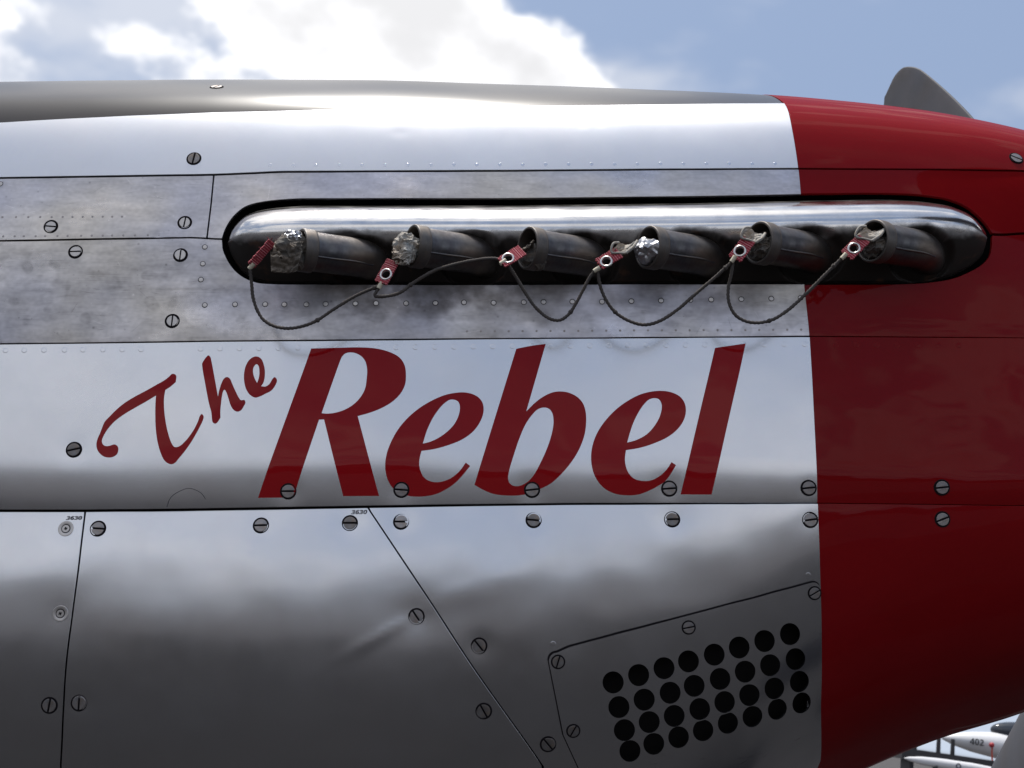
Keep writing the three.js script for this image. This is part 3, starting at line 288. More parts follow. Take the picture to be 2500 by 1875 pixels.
// bare aluminium: hazy oxide blotches, soot below the stacks, fine lengthwise scratches
const BX0 = -0.80, BW = 1.30, BS0 = -0.08, BH = 0.325;
function soot(x, s) {
  const drop = stBot(Math.min(XR - 0.01, Math.max(XL + 0.01, x))) - s, n = fbm(x * 16, s * 22, 3.3, 4);
  let st = 0; for (const m of D.stubs) { const dx = m[0] / 1000 + 0.02 - x; if (dx > -0.03) st = Math.max(st, sm(-0.03, 0.02, dx) * sm(0.2, 0.03, dx) * sm(0.05, 0.0, Math.abs(drop - 0.012 - 0.12 * dx) + n * 0.03)); }
  const along = sm(-0.36, -0.25, x) * (1 - 0.75 * sm(0.02, 0.14, x)) * (1 - sm(0.3, 0.4, x));
  let a = along * sm(0.062, 0.0, drop + n * 0.05) * sm(-0.12, 0.06, drop + 0.05);
  return Math.min(1, Math.max(0, a, 0.55 * st)) * (0.65 + 0.5 * fbm(x * 60, s * 60, 8.1, 3));
}
const STROKE = new Float32Array(2048 * 512);
{ const r = mulberry(313); for (let n = 0; n < 900; n++) { const x0 = r() * 2048, y0 = r() * 512, l = 6 + 70 * r() * r(), a = (r() - 0.5) * (r() < 0.8 ? 0.5 : 3), k = (r() < 0.6 ? -1 : 1) * (0.03 + 0.1 * r()); for (let t = 0; t < l; t++) { const i = Math.round(x0 + t * Math.cos(a)) & 2047, j = Math.min(511, Math.max(0, Math.round(y0 + t * Math.sin(a) + t * t * 0.0008 * (r() - 0.3)))); STROKE[j * 2048 + i] += k * Math.sin(Math.PI * t / l); } }
  for (let n = 0; n < 700; n++) { const x0 = r() * 2048, y0 = r() * 512, q = 0.8 + 2.6 * r() * r(), k = (r() < 0.7 ? -1 : 1) * (0.05 + 0.12 * r()); for (let j = -4; j <= 4; j++) for (let i = -4; i <= 4; i++) { const e = (i * i + j * j) / (q * q); if (e < 3) STROKE[Math.min(511, Math.max(0, Math.round(y0) + j)) * 2048 + (Math.round(x0) + i & 2047)] += k * Math.exp(-e * 1.5); } } }
const RV3 = D.rivets.filter((f) => f[4] === 'b').map((f, i) => [f[0] / 1000, f[1] / 1000, [0.9, 0.5, 1, 0.3][i % 4]]);
const bareColor = tex(2048, 512, (u, v, o, pi, pj) => {
  const x = BX0 + u * BW, s = BS0 + v * BH;
  const low = sm(0.14, 0.06, s);
  let a = fbm(x * 4 + s * 2, s * 22, 1.5, 6) * 0.34 + fbm(x * 26, s * 90, 6.5, 5) * 0.36 + noise(x * 160, s * 200, 3.1) * 0.12;
  const scr = Math.max(0, noise(x * 26 + s * 12, s * 900, 2.2) - 0.42) * sm(0.1, 0.5, noise(x * 7, s * 16, 9.3) + 0.3);
  const cool = fbm(x * 5 + 9, s * 7, 4.4, 3), spot = sm(0.36, 0.6, noise(x * 45, s * 45, 12.5)) * low * 0.5, pale = sm(0.25, 0.55, noise(x * 30 + 4, s * 32, 17.5)) * low * 0.4;
  let b = 0.50 + a * 0.36 + STROKE[pj * 2048 + pi] * 1.1 - scr * 0.22 - spot * 0.14 + pale * 0.14;
  if (x < 0.0) b -= 0.07 * low * sm(0.05, -0.3, x) ;
  for (const f of RV3) { const dx = x - f[0], ds = s - f[1], e = dx * dx + ds * ds; if (e < 0.00012) b *= 1 - 0.5 * f[2] * Math.exp(-e / 0.000028) * (0.75 + 0.6 * noise(x * 300, s * 300, 2.2)); }
  const k = soot(x, s);
  o[0] = enc(lerp(b * (1.0 - cool * 0.14), 0.075, k * 0.8)); o[1] = enc(lerp(b * (0.955 - cool * 0.05), 0.058, k * 0.8)); o[2] = enc(lerp(b * (0.97 + cool * 0.22), 0.046, k * 0.8));
}, true);
const bareRough = tex(2048, 512, (u, v, o) => {
  const x = BX0 + u * BW, s = BS0 + v * BH;
  const a = fbm(x * 9, s * 11, 11.5, 4) * 0.3 + noise(x * 30, s * 300, 5.2) * 0.02, r = 0.36 + a + soot(x, s) * 0.35;
  o[0] = o[1] = Math.max(0.16, r); o[2] = 1 - 0.85 * soot(x, s);
});
const bareBump = tex(2048, 512, (u, v, o) => { const x = BX0 + u * BW, s = BS0 + v * BH; o[0] = o[1] = o[2] = 0.5 + 0.3 * fbm(x * 16, s * 18, 3.9, 4) + 0.03 * noise(x * 24, s * 300, 7.7); });
for (const t of [bareColor, bareRough, bareBump]) { t.repeat.set(1 / BW, 1 / BH); t.offset.set(-BX0 / BW, -BS0 / BH); }
M.bare = new THREE.MeshStandardMaterial({ map: bareColor, roughnessMap: bareRough, metalnessMap: bareRough, roughness: 1, metalness: 1, bumpMap: bareBump, bumpScale: 0.0006 });

// ---------------------------------------------------------------- the airplane
const airplane = thing('airplane', 'silver propeller airplane nose with red front and painted name', 'airplane');
const AFT = () => -2.4, FWD = () => 1.0;
const crest = () => 0.86, keel = () => -1.12;
panel('anti_glare_panel', M.glare, 0, { top: crest, bot: line0, xl: AFT, xr: bound, step: 0.012, vn: 60 }, airplane, 'dark satin anti-glare panel along the top');
panel('cowling_panel', M.satin, 1, { top: line0, bot: line1, xl: AFT, xr: bound, vn: 40, gap: [0.0002, 0.0015, 0, 0.0006] }, airplane, 'smooth silver upper cowling panel');
panel('nose_panel', M.red, 1, { top: crest, bot: line1, xl: bound, xr: FWD, step: 0.008, vn: 90, gap: [0, 0.0015, 0.0006, 0] }, airplane, 'glossy red upper nose panel');
const bareAft = panel('cowling_panel', M.bare, 2, { top: line1, bot: low2, xl: AFT, xr: seamA, vn: 30 }, airplane, 'stained bare metal strip behind the exhaust fairing');
panel('cowling_panel', M.bare, 2, { top: line1, bot: low2, xl: seamA, xr: bound, vn: 30, dense: [XL], gap: [0.0015, 0.0015, 0.0015, 0] }, airplane, 'stained bare metal strip above the exhaust fairing');
panel('nose_panel', M.red, 2, { top: line1, bot: low2, xl: bound, xr: FWD, vn: 30, dense: [XR], gap: [0.0015, 0.0025, 0.0003, 0] }, airplane, 'red nose strip above the exhaust fairing');
const bareLow = panel('cowling_panel', M.bare, 3, { top: upp3, bot: line3, xl: AFT, xr: bound, vn: 44, step: 0.005, dense: [XL], gap: [0.0015, 0.0015, 0, 0] }, airplane, 'scuffed bare metal strip with a rivet row below the exhausts');
panel('nose_panel', M.red, 3, { top: upp3, bot: line3, xl: bound, xr: FWD, vn: 40, dense: [XR], gap: [0.0025, 0.0012, 0.0003, 0] }, airplane, 'red nose strip below the exhaust fairing');
const namePanel = panel('name_panel', M.silver, 4, { top: line3, bot: line4, xl: AFT, xr: bound, vn: 60, gap: [0.0015, 0.0015, 0, 0] }, airplane, 'silver panel carrying the red painted name');
panel('nose_panel', M.red, 4, { top: line3, bot: line4, xl: bound, xr: FWD, vn: 50, gap: [0.0012, 0.0012, 0.0003, 0] }, airplane, 'dark red nose panel beside the name');
panel('lower_panel', M.lower, 5, { top: line4, bot: keel, xl: AFT, xr: seamB, vn: 110 }, airplane, 'lower silver panel held by two cross-head screws');
panel('lower_panel', M.lower, 5, { top: line4, bot: keel, xl: seamB, xr: seamC, vn: 130 }, airplane, 'lower silver panel with a slanting front edge');
const plateTop = curve(mm(D.plateTop));
const inPlate = (x, s) => x > 0.085 && x < 0.402 && s < plateTop(x) - 0.02 && s > -0.64;
const louverPanel = panel('lower_panel', M.lower, 5, { top: line4, bot: keel, xl: seamC, xr: bound, vn: 170, step: 0.005, skip: inPlate, gap: [0.0015, 0, 0.0015, 0] }, airplane, 'lower silver panel around the perforated plate');
panel('nose_panel', M.red, 5, { top: line4, bot: keel, xl: bound, xr: FWD, vn: 110, step: 0.008, gap: [0.0012, 0, 0.0003, 0] }, airplane, 'dark red lower nose panel');

{ // inner skin behind the gaps, and the far half of the nose
  const grid = (nu, nv, f) => { const g = new THREE.PlaneGeometry(1, 1, nu, nv), a = g.getAttribute('position'); for (let i = 0; i < a.count; i++) { const p = f(a.getX(i) + 0.5, a.getY(i) + 0.5); a.setXYZ(i, p.x, p.y, p.z); } g.computeVertexNormals(); return g; };
  mesh('inner_skin', grid(120, 160, (u, v) => { const x = lerp(-2.4, 1.0, u), s = lerp(-1.12, 0.86, v); const hot = sm(XL - 0.03, XL + 0.02, x) * sm(XR + 0.03, XR - 0.02, x) * sm(0.03, 0.06, s) * sm(0.24, 0.2, s); return S(x, s).addScaledVector(N0(x, s), -0.017 - 0.015 * hot); }), M.dark, airplane);
  const mirror = (x0, x1) => grid(80, 120, (u, v) => { const x = lerp(x0, x1, u), s = lerp(0.87, -1.12, v), p = S(x, s), c = S(x, 0.87).z - 0.003; p.z = 2 * c - p.z; p.y -= 0.001; return p; });
  mesh('far_side_skin', mirror(-2.4, 0.415), M.silver, airplane, 'silver skin on the far side');
  mesh('far_side_skin', mirror(0.415, 1.0), M.red, airplane, 'red skin on the far side');
}

// ---------------------------------------------------------------- name in red paint
const NAMES = ['T', 'h', 'e', 'R', 'e', 'b', 'e', 'l'];
D.letters.forEach((l, i) => {
  const sh = new THREE.Shape(outline(l[0])); for (const h of l.slice(1)) sh.holes.push(new THREE.Path(outline(h)));
  mesh('painted_letter', laid(sh, 4, 0.0004, 0.0004), M.letter, namePanel, `${i < 3 ? 'small red script' : 'large slanted red'} letter ${NAMES[i]}`);
});
{ const font = await new FontLoader().loadAsync('fonts/droid/droid_sans_bold.typeface.json');
  for (const k of [0, 2]) {
    const a = D.stencil[k], b = D.stencil[k + 1], size = Math.abs(b[1] - a[1]) / 1000 * 1.0, shapes = font.generateShapes('3630', size);
    let w = 0; for (const sh of shapes) for (const p of sh.getPoints()) w = Math.max(w, p.x);
    const kx = (b[0] - a[0]) / 1000 / w, gs = shapes.map((sh) => { const f = (pts) => pts.map((p) => new THREE.Vector2(a[0] / 1000 + p.x * kx + p.y * 0.22, a[1] / 1000 + p.y + p.x * 0.02)); const e = sh.extractPoints(6), q = new THREE.Shape(f(e.shape)); for (const h of e.holes) q.holes.push(new THREE.Path(f(h))); return laid(q, 5, 0.0007, 0.0007, 4); });
    mesh('stencil_number', mergeGeometries(gs), M.stencil, airplane, 'small dark stencilled number 3630');
  } }

// ---------------------------------------------------------------- perforated plate
{ const q = D.plate.map((p) => new THREE.Vector2(p[0] / 1000, p[1] / 1000)), sh = new THREE.Shape();
  const TR = 0.4055, pts = [];
  const tl = new THREE.Vector2(0.0475, plateTop(0.0475));
  for (let k = 0; k <= 6; k++) { const a = R(180 - k * 15); pts.push([tl.x + 0.011 + 0.011 * Math.cos(a), tl.y - 0.011 + 0.011 * Math.sin(a)]); }
  for (let x = 0.075; x < TR - 0.02; x += 0.012) pts.push([x, plateTop(x)]);
  for (let k = 0; k <= 6; k++) { const a = R(90 - k * 15); pts.push([TR - 0.014 + 0.014 * Math.cos(a), plateTop(TR - 0.014) - 0.014 + 0.014 * Math.sin(a)]); }
  pts.push([TR + 0.001, -0.55], [TR + 0.003, -0.68], [0.125, -0.68], [0.10, -0.63], [0.083, -0.592], [0.0665, -0.556]);
  pts.forEach((p, i) => (i ? sh.lineTo(...p) : sh.moveTo(...p)));
  for (const row of D.holes) for (const h of row) { const x = h[0] / 1000, g = h[1] / 1000, yx = (S(x + 0.002, g).y - S(x - 0.002, g).y) / 0.004, ys = (S(x, g + 0.002).y - S(x, g - 0.002).y) / 0.004, c = new THREE.Path(); for (let k = 0; k < 28; k++) { const w = -k / 28 * 2 * Math.PI, dx = 0.0138 * Math.cos(w), dy = 0.0138 * Math.sin(w); k ? c.lineTo(x + dx, g + (dy - yx * dx) / ys) : c.moveTo(x + dx, g + (dy - yx * dx) / ys); } sh.holes.push(c); }
  const plate = mesh('perforated_plate', laid(sh, 5, 0.0032, 0.0032, 14), M.lower, airplane, 'silver plate pierced with rows of round cooling holes');
  const rim = new THREE.Shape(pts.map((p) => new THREE.Vector2(p[0] + (p[0] < 0.2 ? -0.0016 : 0.0004), p[1] + (p[1] > -0.5 ? 0.002 : 0)))), inner = new THREE.Path(pts.map((p) => new THREE.Vector2(0.23 + (p[0] - 0.23) * 0.95, -0.55 + (p[1] + 0.55) * 0.92))); rim.holes.push(inner);
  mesh('plate_gap_shade', laid(rim, 5, 0.0014, 0.0014, 6), M.grimeAndShade, plate);  // added dark strip; the shade of the plate gap is put into its colour
}

mesh('scuff_mark', new THREE.TubeGeometry(new THREE.CatmullRomCurve3(D.arc.map((p) => P(4, p[0] / 1000, p[1] / 1000, 0.0001))), 60, 0.00035, 5), M.stencil, namePanel, 'thin curved scuff line near the foot of the panel');

// ---------------------------------------------------------------- fasteners and rivets
function lathe(pts, n = 28) { const g = new THREE.LatheGeometry(pts.map((p) => new THREE.Vector2(p[0] / 1000, p[1] / 1000)), n); g.rotateX(Math.PI / 2); return g; }
function slotted(r, w, h, low = 0.0003) {
  const hs = []; for (const sgn of [1, -1]) { const sh = new THREE.Shape(), a0 = Math.asin(w / 2 / r); for (let k = 0; k <= 16; k++) { const a = lerp(a0, Math.PI - a0, k / 16); const p = [r * Math.cos(a), sgn * r * Math.sin(a)]; k ? sh.lineTo(...p) : sh.moveTo(...p); } sh.closePath(); hs.push(sh); }
  const g = new THREE.ExtrudeGeometry(hs, { depth: h - 0.0003, bevelThickness: 0.0003, bevelSize: 0.0003, bevelOffset: -0.0003, bevelSegments: 2, curveSegments: 12 }); g.translate(0, 0, low); return g;
}
function crossed(r, w, l, h) { const sh = new THREE.Shape(); sh.absarc(0, 0, r, 0, Math.PI * 2); const c = new THREE.Path(), q = [[w, l], [w, w], [l, w], [l, -w], [w, -w], [w, -l], [-w, -l], [-w, -w], [-l, -w], [-l, w], [-w, w], [-w, l]]; q.forEach((p, i) => (i ? c.lineTo(...p) : c.moveTo(...p))); sh.holes.push(c); const g = new THREE.ExtrudeGeometry(sh, { depth: h, bevelEnabled: false, curveSegments: 20 }); return g; }
const GEO = {
  sHead: slotted(0.0085, 0.0025, 0.0011), sCup: lathe([[11.0, -0.6], [10.9, 0.3], [10.5, 0.55], [9.9, 0.4], [9.3, 0.2], [0, 0.2]]),
  rHead: slotted(0.0075, 0.0019, 0.0009), rCup: lathe([[10.6, -0.6], [10.5, 0.25], [10.1, 0.5], [8.9, 0.4], [8.3, 0.2], [0, 0.2]]),
  pHead: crossed(0.0049, 0.0008, 0.0024, 0.0008), pCup: lathe([[10.4, -0.6], [10.3, 0.4], [9.8, 0.7], [6.2, 0.35], [5.9, -0.2]]), pFloor: lathe([[6.1, 0.2], [0, 0.2]]),
};
const FL = { s: 'slotted steel fastener', r: 'flush slotted fastener in a black ring', p: 'cross-head screw in a dished washer' };
for (const [x, s, ang, row, kind] of D.fasteners) {
  const r = row === 6 ? 5 : row, off = row === 6 ? 0.0032 : row === 4 ? 0.0005 : 0;
  const head = mesh(kind === 'p' ? 'screw' : 'fastener', kind === 's' ? GEO.sHead : kind === 'r' ? GEO.rHead : GEO.pHead, kind === 'r' ? M.pale : kind === 'p' ? M.pale : rnd() < 0.35 ? M.screwDull : M.screw, airplane, FL[kind]);
  stand(head, r, x / 1000, s / 1000, ang + (rnd() - 0.5) * 6, off); head.rotateX((rnd() - 0.5) * 0.05); head.rotateY((rnd() - 0.5) * 0.05);
  if (row === 6) head.scale.set(0.86, 0.86, 1);
  mesh(kind === 'p' ? 'washer' : 'grommet', kind === 's' ? GEO.sCup : kind === 'r' ? GEO.rCup : GEO.pCup, kind === 'p' ? M.pale : M.grimeAndShade, head);  // cup ring and slot floor: gap shade painted in along with oil grime
  if (kind === 'p') mesh('recess', GEO.pFloor, M.grimeAndShade, head);
}
const rivetGeo = (d, h) => lathe([[d / 2 + 0.35, -0.3], [d / 2, 0.02], [d / 2 * 0.92, h], [d / 2 * 0.6, h * 1.2], [0, h * 1.25]], 16);
const seatGeo = (d) => lathe([[d / 2 + 1.0, -0.3], [d / 2 + 0.9, 0.06], [d / 2 + 0.15, 0.06], [d / 2, -0.1]], 16);
const RG = { b: [rivetGeo(6.4, 0.28), seatGeo(6.2)], f: [rivetGeo(7, 0.09)], g: [rivetGeo(5.5, 0.04)], d: [rivetGeo(8, 0.2)], t: [rivetGeo(3.2, 0.16)] };
const rowParent = { 1: airplane.children[1], 2: bareAft, 3: bareLow, 4: namePanel, 5: louverPanel };
for (const [x, s, row, d, kind] of D.rivets) {
  const m = mesh('rivet', RG[row === 1 ? 'g' : kind][0], kind === 'b' ? M.pale : kind === 't' ? M.screw : kind === 'd' ? M.red : row === 5 ? M.lower : M.silver, rowParent[row]);
  stand(m, row, x / 1000, s / 1000, rnd() * 360);
  if (kind === 'b' || kind === 'f' && d > 6.5) { const q = mesh('rivet_seat', kind === 'b' ? RG.b[1] : RG.f[1] ??= lathe([[4.1, -0.2], [4.05, 0.02], [3.6, 0.02], [3.5, -0.1]], 16), kind === 'b' ? M.grimeAndShade : M.silver, rowParent[row]); q.position.copy(m.position); q.quaternion.copy(m.quaternion); }
}

// ---------------------------------------------------------------- exhaust fairing: a polished eyebrow above, turned under and sooty below
const PROF = curve([[0, 62], [0.08, 56], [0.2, 46], [0.32, 34], [0.42, 20], [0.5, 4], [0.58, -14], [0.66, -26], [0.8, -33], [1, -34]]);
const PZ = [0]; for (let i = 1; i <= 400; i++) PZ[i] = PZ[i - 1] + Math.tan(R(PROF((i - 0.5) / 400))) / 400;
{ const end = PZ[400]; for (let i = 0; i <= 400; i++) PZ[i] -= end * (i / 400) ** 2; }
const prof = (d) => { const f = Math.min(399.999, Math.max(0, d * 400)), i = Math.floor(f); return lerp(PZ[i], PZ[i + 1], f - i); };
const sOfY = (x, y) => { let a = -0.3, b = 0.5; for (let k = 0; k < 40; k++) { const c = (a + b) / 2; if (S(x, c).y < y) a = c; else b = c; } return (a + b) / 2; };
const STUBS = D.stubs.map((p) => new THREE.Vector3(p[0] / 1000, p[1] / 1000, p[2] / 1000));
const stubDir = new THREE.Vector3(-Math.cos(R(29)), -0.05, Math.sin(R(29))).normalize();
const pockets = STUBS.map((m) => { const c = m.clone().addScaledVector(stubDir, -0.098); return [c.x - 0.004, sOfY(c.x, c.y) - 0.009]; });
{ const xa = XL + 0.0075, xb = XR - 0.0075, nu = 420, nv = 90, pos = [], nor = [], uv = [], idx = [];
  const xAt = (i) => { const t = i / nu, e = 0.1; return lerp(xa, xb, t < e ? e * (t / e) ** 2.4 * 0.55 : t > 1 - e ? 1 - e * ((1 - t) / e) ** 2.4 * 0.55 : lerp(e * 0.55, 1 - e * 0.55, (t - e) / (1 - 2 * e))); };
  const at = (x, d) => {
    const xm = XL + (Math.min(xb, Math.max(xa, x)) - xa) / (xb - xa) * (XR - XL), t = stTop(xm) - 0.009, b = stBot(xm) + 0.0035, H = Math.max(0.0005, t - b), s = t - d * H;
    let h = prof(d) * H - 0.004;
    for (const [px, ps] of pockets) { const e = ((x - px) / 0.043) ** 2 + ((s - ps) / 0.029) ** 2; if (e < 1.35) h -= 0.011 * sm(1.3, 0.92, e); }
    return [S(x, s).addScaledVector(N0(x, s), h), s];
  };
  for (let i = 0; i <= nu; i++) for (let j = 0; j <= nv; j++) { const x = xAt(i), d = j / nv, [p] = at(x, d); pos.push(p.x, p.y, p.z); uv.push((x - xa) / (xb - xa), d); }
  for (let i = 0; i < nu; i++) for (let j = 0; j < nv; j++) { const a = i * (nv + 1) + j, b = a + nv + 1; idx.push(a, a + 1, b, b, a + 1, b + 1); }
  const loop = []; for (let j = 0; j <= nv; j++) loop.push(j); for (let i = 1; i <= nu; i++) loop.push(i * (nv + 1) + nv); for (let j = nv - 1; j >= 0; j--) loop.push(nu * (nv + 1) + j); for (let i = nu - 1; i > 0; i--) loop.push(i * (nv + 1));
  const base = pos.length / 3; for (const k of loop) { const x = pos[k * 3], s = sOfY(x, pos[k * 3 + 1]), n = N0(x, s); pos.push(pos[k * 3] - n.x * 0.012, pos[k * 3 + 1] - n.y * 0.012, pos[k * 3 + 2] - n.z * 0.012); uv.push(uv[k * 2], uv[k * 2 + 1]); }
  for (let i = 0; i < loop.length; i++) { const k = (i + 1) % loop.length; idx.push(loop[i], base + i, loop[k], loop[k], base + i, base + k); }
  const g = new THREE.BufferGeometry(); g.setAttribute('position', new THREE.Float32BufferAttribute(pos, 3)); g.setAttribute('uv', new THREE.Float32BufferAttribute(uv, 2)); g.setIndex(idx); g.computeVertexNormals();
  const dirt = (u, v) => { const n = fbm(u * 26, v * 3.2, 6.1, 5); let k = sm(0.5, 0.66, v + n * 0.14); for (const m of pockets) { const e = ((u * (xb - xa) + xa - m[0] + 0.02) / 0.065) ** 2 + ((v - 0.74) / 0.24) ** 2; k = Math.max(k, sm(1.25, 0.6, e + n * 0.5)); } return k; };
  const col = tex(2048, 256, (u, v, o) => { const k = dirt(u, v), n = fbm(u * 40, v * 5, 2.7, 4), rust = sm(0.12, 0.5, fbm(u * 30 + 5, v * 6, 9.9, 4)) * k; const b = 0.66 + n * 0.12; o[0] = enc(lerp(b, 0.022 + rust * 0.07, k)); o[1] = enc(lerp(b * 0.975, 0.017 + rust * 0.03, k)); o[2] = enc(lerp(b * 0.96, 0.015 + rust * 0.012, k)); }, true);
  const rou = tex(1024, 256, (u, v, o) => { const k = dirt(u, v); o[0] = o[1] = lerp(0.17 + 0.12 * fbm(u * 30, v * 12, 4.1, 3), 0.6, k); o[2] = lerp(1, 0.25, k); });
  mesh('exhaust_fairing', g, new THREE.MeshStandardMaterial({ map: col, roughnessMap: rou, metalnessMap: rou, roughness: 1, metalness: 1 }), airplane, 'long polished metal exhaust fairing, sooty along its lower half');
}
const heat = tex(256, 256, (u, v, o) => { const a = tileNoise(u, v, 5, 1.3), b = tileNoise(u, v, 12, 4.3), c = tileNoise(u, v, 34, 7.7); const k = 0.13 * (1 + 0.35 * a + 0.35 * b + 0.25 * c); o[0] = enc(k * (1.05 + 0.25 * a)); o[1] = enc(k * (0.96 + 0.05 * b)); o[2] = enc(k * (0.93 - 0.3 * a)); }, true), heatRough = tex(256, 256, (u, v, o) => { o[0] = o[1] = 0.42 + 0.16 * tileNoise(u, v, 9, 2.1) + 0.1 * tileNoise(u, v, 40, 3.1); o[2] = 0.85; });
M.stub = new THREE.MeshStandardMaterial({ map: heat, roughnessMap: heatRough, metalnessMap: heatRough, metalness: 1, roughness: 1 });
M.collar = new THREE.MeshStandardMaterial({ map: tintTex([0.13, 0.115, 0.105], 0.4, 0.35, 68.3), metalness: 0.6, roughness: 0.5 });
const mouthTurn = new THREE.Quaternion().setFromUnitVectors(new THREE.Vector3(0, 0, 1), stubDir);
{ const c = [new THREE.Vector3(0, 0, -0.012), new THREE.Vector3(0, 0, -0.05), new THREE.Vector3(0, 0, -0.085)], back = stubDir.clone().applyQuaternion(mouthTurn.clone().invert());
  const inward = new THREE.Vector3(0.25, 0, -1).normalize().applyQuaternion(mouthTurn.clone().invert());
  c.push(c[2].clone().add(new THREE.Vector3(0, 0, -0.02)).addScaledVector(inward, 0.018), c[2].clone().add(new THREE.Vector3(0, 0, -0.03)).addScaledVector(inward, 0.06));
  const cv = new THREE.CatmullRomCurve3(c), below = new THREE.Vector3(0.35, -1, 0).normalize().applyQuaternion(mouthTurn.clone().invert()), body = mergeGeometries([new THREE.TubeGeometry(cv, 40, 0.0268, 32), new THREE.TubeGeometry(new THREE.CatmullRomCurve3([0.0, 0.2, 0.4, 0.6].map((t) => cv.getPoint(t).add(new THREE.Vector3(0.85, -0.53, 0).multiplyScalar(0.0268)))), 30, 0.0016, 6)]);
  const collar = lathe([[25.4, -60], [25.4, -1.2], [26.2, 0], [28.4, 0], [29.4, -1.4], [29.6, -15], [29.0, -17.5], [26.6, -18.5]], 40);
  STUBS.forEach((m, i) => {
    const st = mesh('exhaust_stub', body, M.stub, airplane); st.position.copy(m); st.quaternion.copy(mouthTurn); st.rotateZ(i * 1.1); st.rotateZ(-i * 1.1);
    mesh('rim_collar', collar, M.collar, st);
  }); }

// ---------------------------------------------------------------- exhaust plugs and their cords
const weave = tex(64, 64, (u, v, o) => { const a = 0.5 + 0.35 * Math.sin(u * 50.27) * (0.6 + 0.4 * Math.sin(v * 25.1)) + 0.15 * noise(u * 20, v * 20, 3); o[0] = o[1] = o[2] = a; });
const webTex = tex(64, 64, (u, v, o) => { const a = 0.5 + 0.5 * Math.sin(u * 37.7), n = 0.25 * noise(u * 24, v * 24, 4.4), pale = a > 0.78 ? 0.4 : 0; o[0] = enc(0.28 + 0.12 * a + n * 0.1 + pale * 0.3); o[1] = enc(0.02 + pale * 0.35 + 0.02 * a); o[2] = enc(0.035 + pale * 0.36 + 0.02 * a); }, true);
webTex.repeat.set(52, 52); weave.repeat.set(52, 52);
M.web = new THREE.MeshStandardMaterial({ map: webTex, bumpMap: weave, bumpScale: 0.0012, roughness: 0.85 });
const clothMap = tintTex([0.36, 0.335, 0.30], 0.6, 0.5, 73.3), darkMap = tintTex([0.12, 0.105, 0.09], 0.6, 0.5, 78.3);
M.cloth = new THREE.MeshStandardMaterial({ map: clothMap, roughness: 0.85, bumpMap: speckOf(0.5), bumpScale: 0.0005 });
M.darkCloth = new THREE.MeshStandardMaterial({ map: darkMap, roughness: 0.9, bumpMap: speckOf(0.5), bumpScale: 0.0005 });
M.foil = new THREE.MeshStandardMaterial({ color: rgb(0.5, 0.5, 0.52), metalness: 0.9, roughness: 0.34, flatShading: true });
M.brass = new THREE.MeshStandardMaterial({ color: rgb(0.55, 0.54, 0.52), metalness: 1, roughness: 0.32 });
M.ivory = new THREE.MeshStandardMaterial({ color: rgb(0.55, 0.5, 0.38), roughness: 0.5 });
M.cord = new THREE.MeshStandardMaterial({ map: tintTex([0.065, 0.055, 0.05], 0.5, 0.3, 83.3), roughness: 0.9 });
const V3 = (p) => new THREE.Vector3(p[0] / 1000, p[1] / 1000, p[2] / 1000);
function wad(c, sx, sy, sz, seed, rough = 0.35, detail = 16) {
  const g = new THREE.IcosahedronGeometry(1, detail), a = g.getAttribute('position'), v = new THREE.Vector3();
  for (let i = 0; i < a.count; i++) { v.fromBufferAttribute(a, i); const r1 = 1 - Math.abs(noise(v.x * 1.5 + seed, v.y * 1.1, v.z * 1.3)) * 2.2, r2 = 1 - Math.abs(noise(v.x * 2.6, v.y * 3.4 + seed, v.z * 2.9)) * 2, f = 0.86 + rough * (0.34 * r1 * Math.abs(r1) + 0.15 * r2 * Math.abs(r2) + 0.5 * noise(v.x * 0.9, v.y * 0.9, v.z * 0.9 + seed)); a.setXYZ(i, c.x + v.x * sx * f, c.y + v.y * sy * f, c.z + v.z * sz * f); }
  g.computeVertexNormals(); return g;
}
function sheet(A, B, C, E, bulge, seed, thick = 0.0012, crease = 0.0028) {     // a creased flap between four corners
  const n = 26, pos = [], uv = [], idx = [], nrm = B.clone().sub(A).cross(E.clone().sub(A)).normalize();
  for (const side of [0, 1]) for (let i = 0; i <= n; i++) for (let j = 0; j <= n; j++) {
    const u = i / n, v = j / n, p = A.clone().lerp(B, u).lerp(E.clone().lerp(C, u), v);
    p.addScaledVector(nrm, bulge * Math.sin(Math.PI * u) * (1 - 0.4 * v) + crease * (noise(u * 2.2 + seed, v * 2.2, seed) + 0.5 - Math.abs(noise(u * 4 + seed, v * 3, seed + 4)) * 1.6) + crease * 0.3 * noise(u * 9, v * 9 + seed, 2) - side * thick); pos.push(p.x, p.y, p.z); uv.push(u * 0.05, v * 0.05);
  }
  const q = (n + 1) ** 2; for (let i = 0; i < n; i++) for (let j = 0; j < n; j++) { const a = i * (n + 1) + j, b = a + n + 1; idx.push(a, b, a + 1, b, b + 1, a + 1, q + a, q + a + 1, q + b, q + b, q + a + 1, q + b + 1); }
  for (let i = 0; i < n; i++) { for (const [a, b] of [[i * (n + 1), (i + 1) * (n + 1)], [i * (n + 1) + n, (i + 1) * (n + 1) + n], [i, i + 1], [n * (n + 1) + i, n * (n + 1) + i + 1]]) idx.push(a, b, q + a, b, q + b, q + a); }
  const g = new THREE.BufferGeometry(); g.setAttribute('position', new THREE.Float32BufferAttribute(pos, 3)); g.setAttribute('uv', new THREE.Float32BufferAttribute(uv, 2)); g.setIndex(idx); g.computeVertexNormals(); return g;
}
const tube = (pts, r, seg = 24, k = 7) => new THREE.TubeGeometry(new THREE.CatmullRomCurve3(pts), seg, r, k);
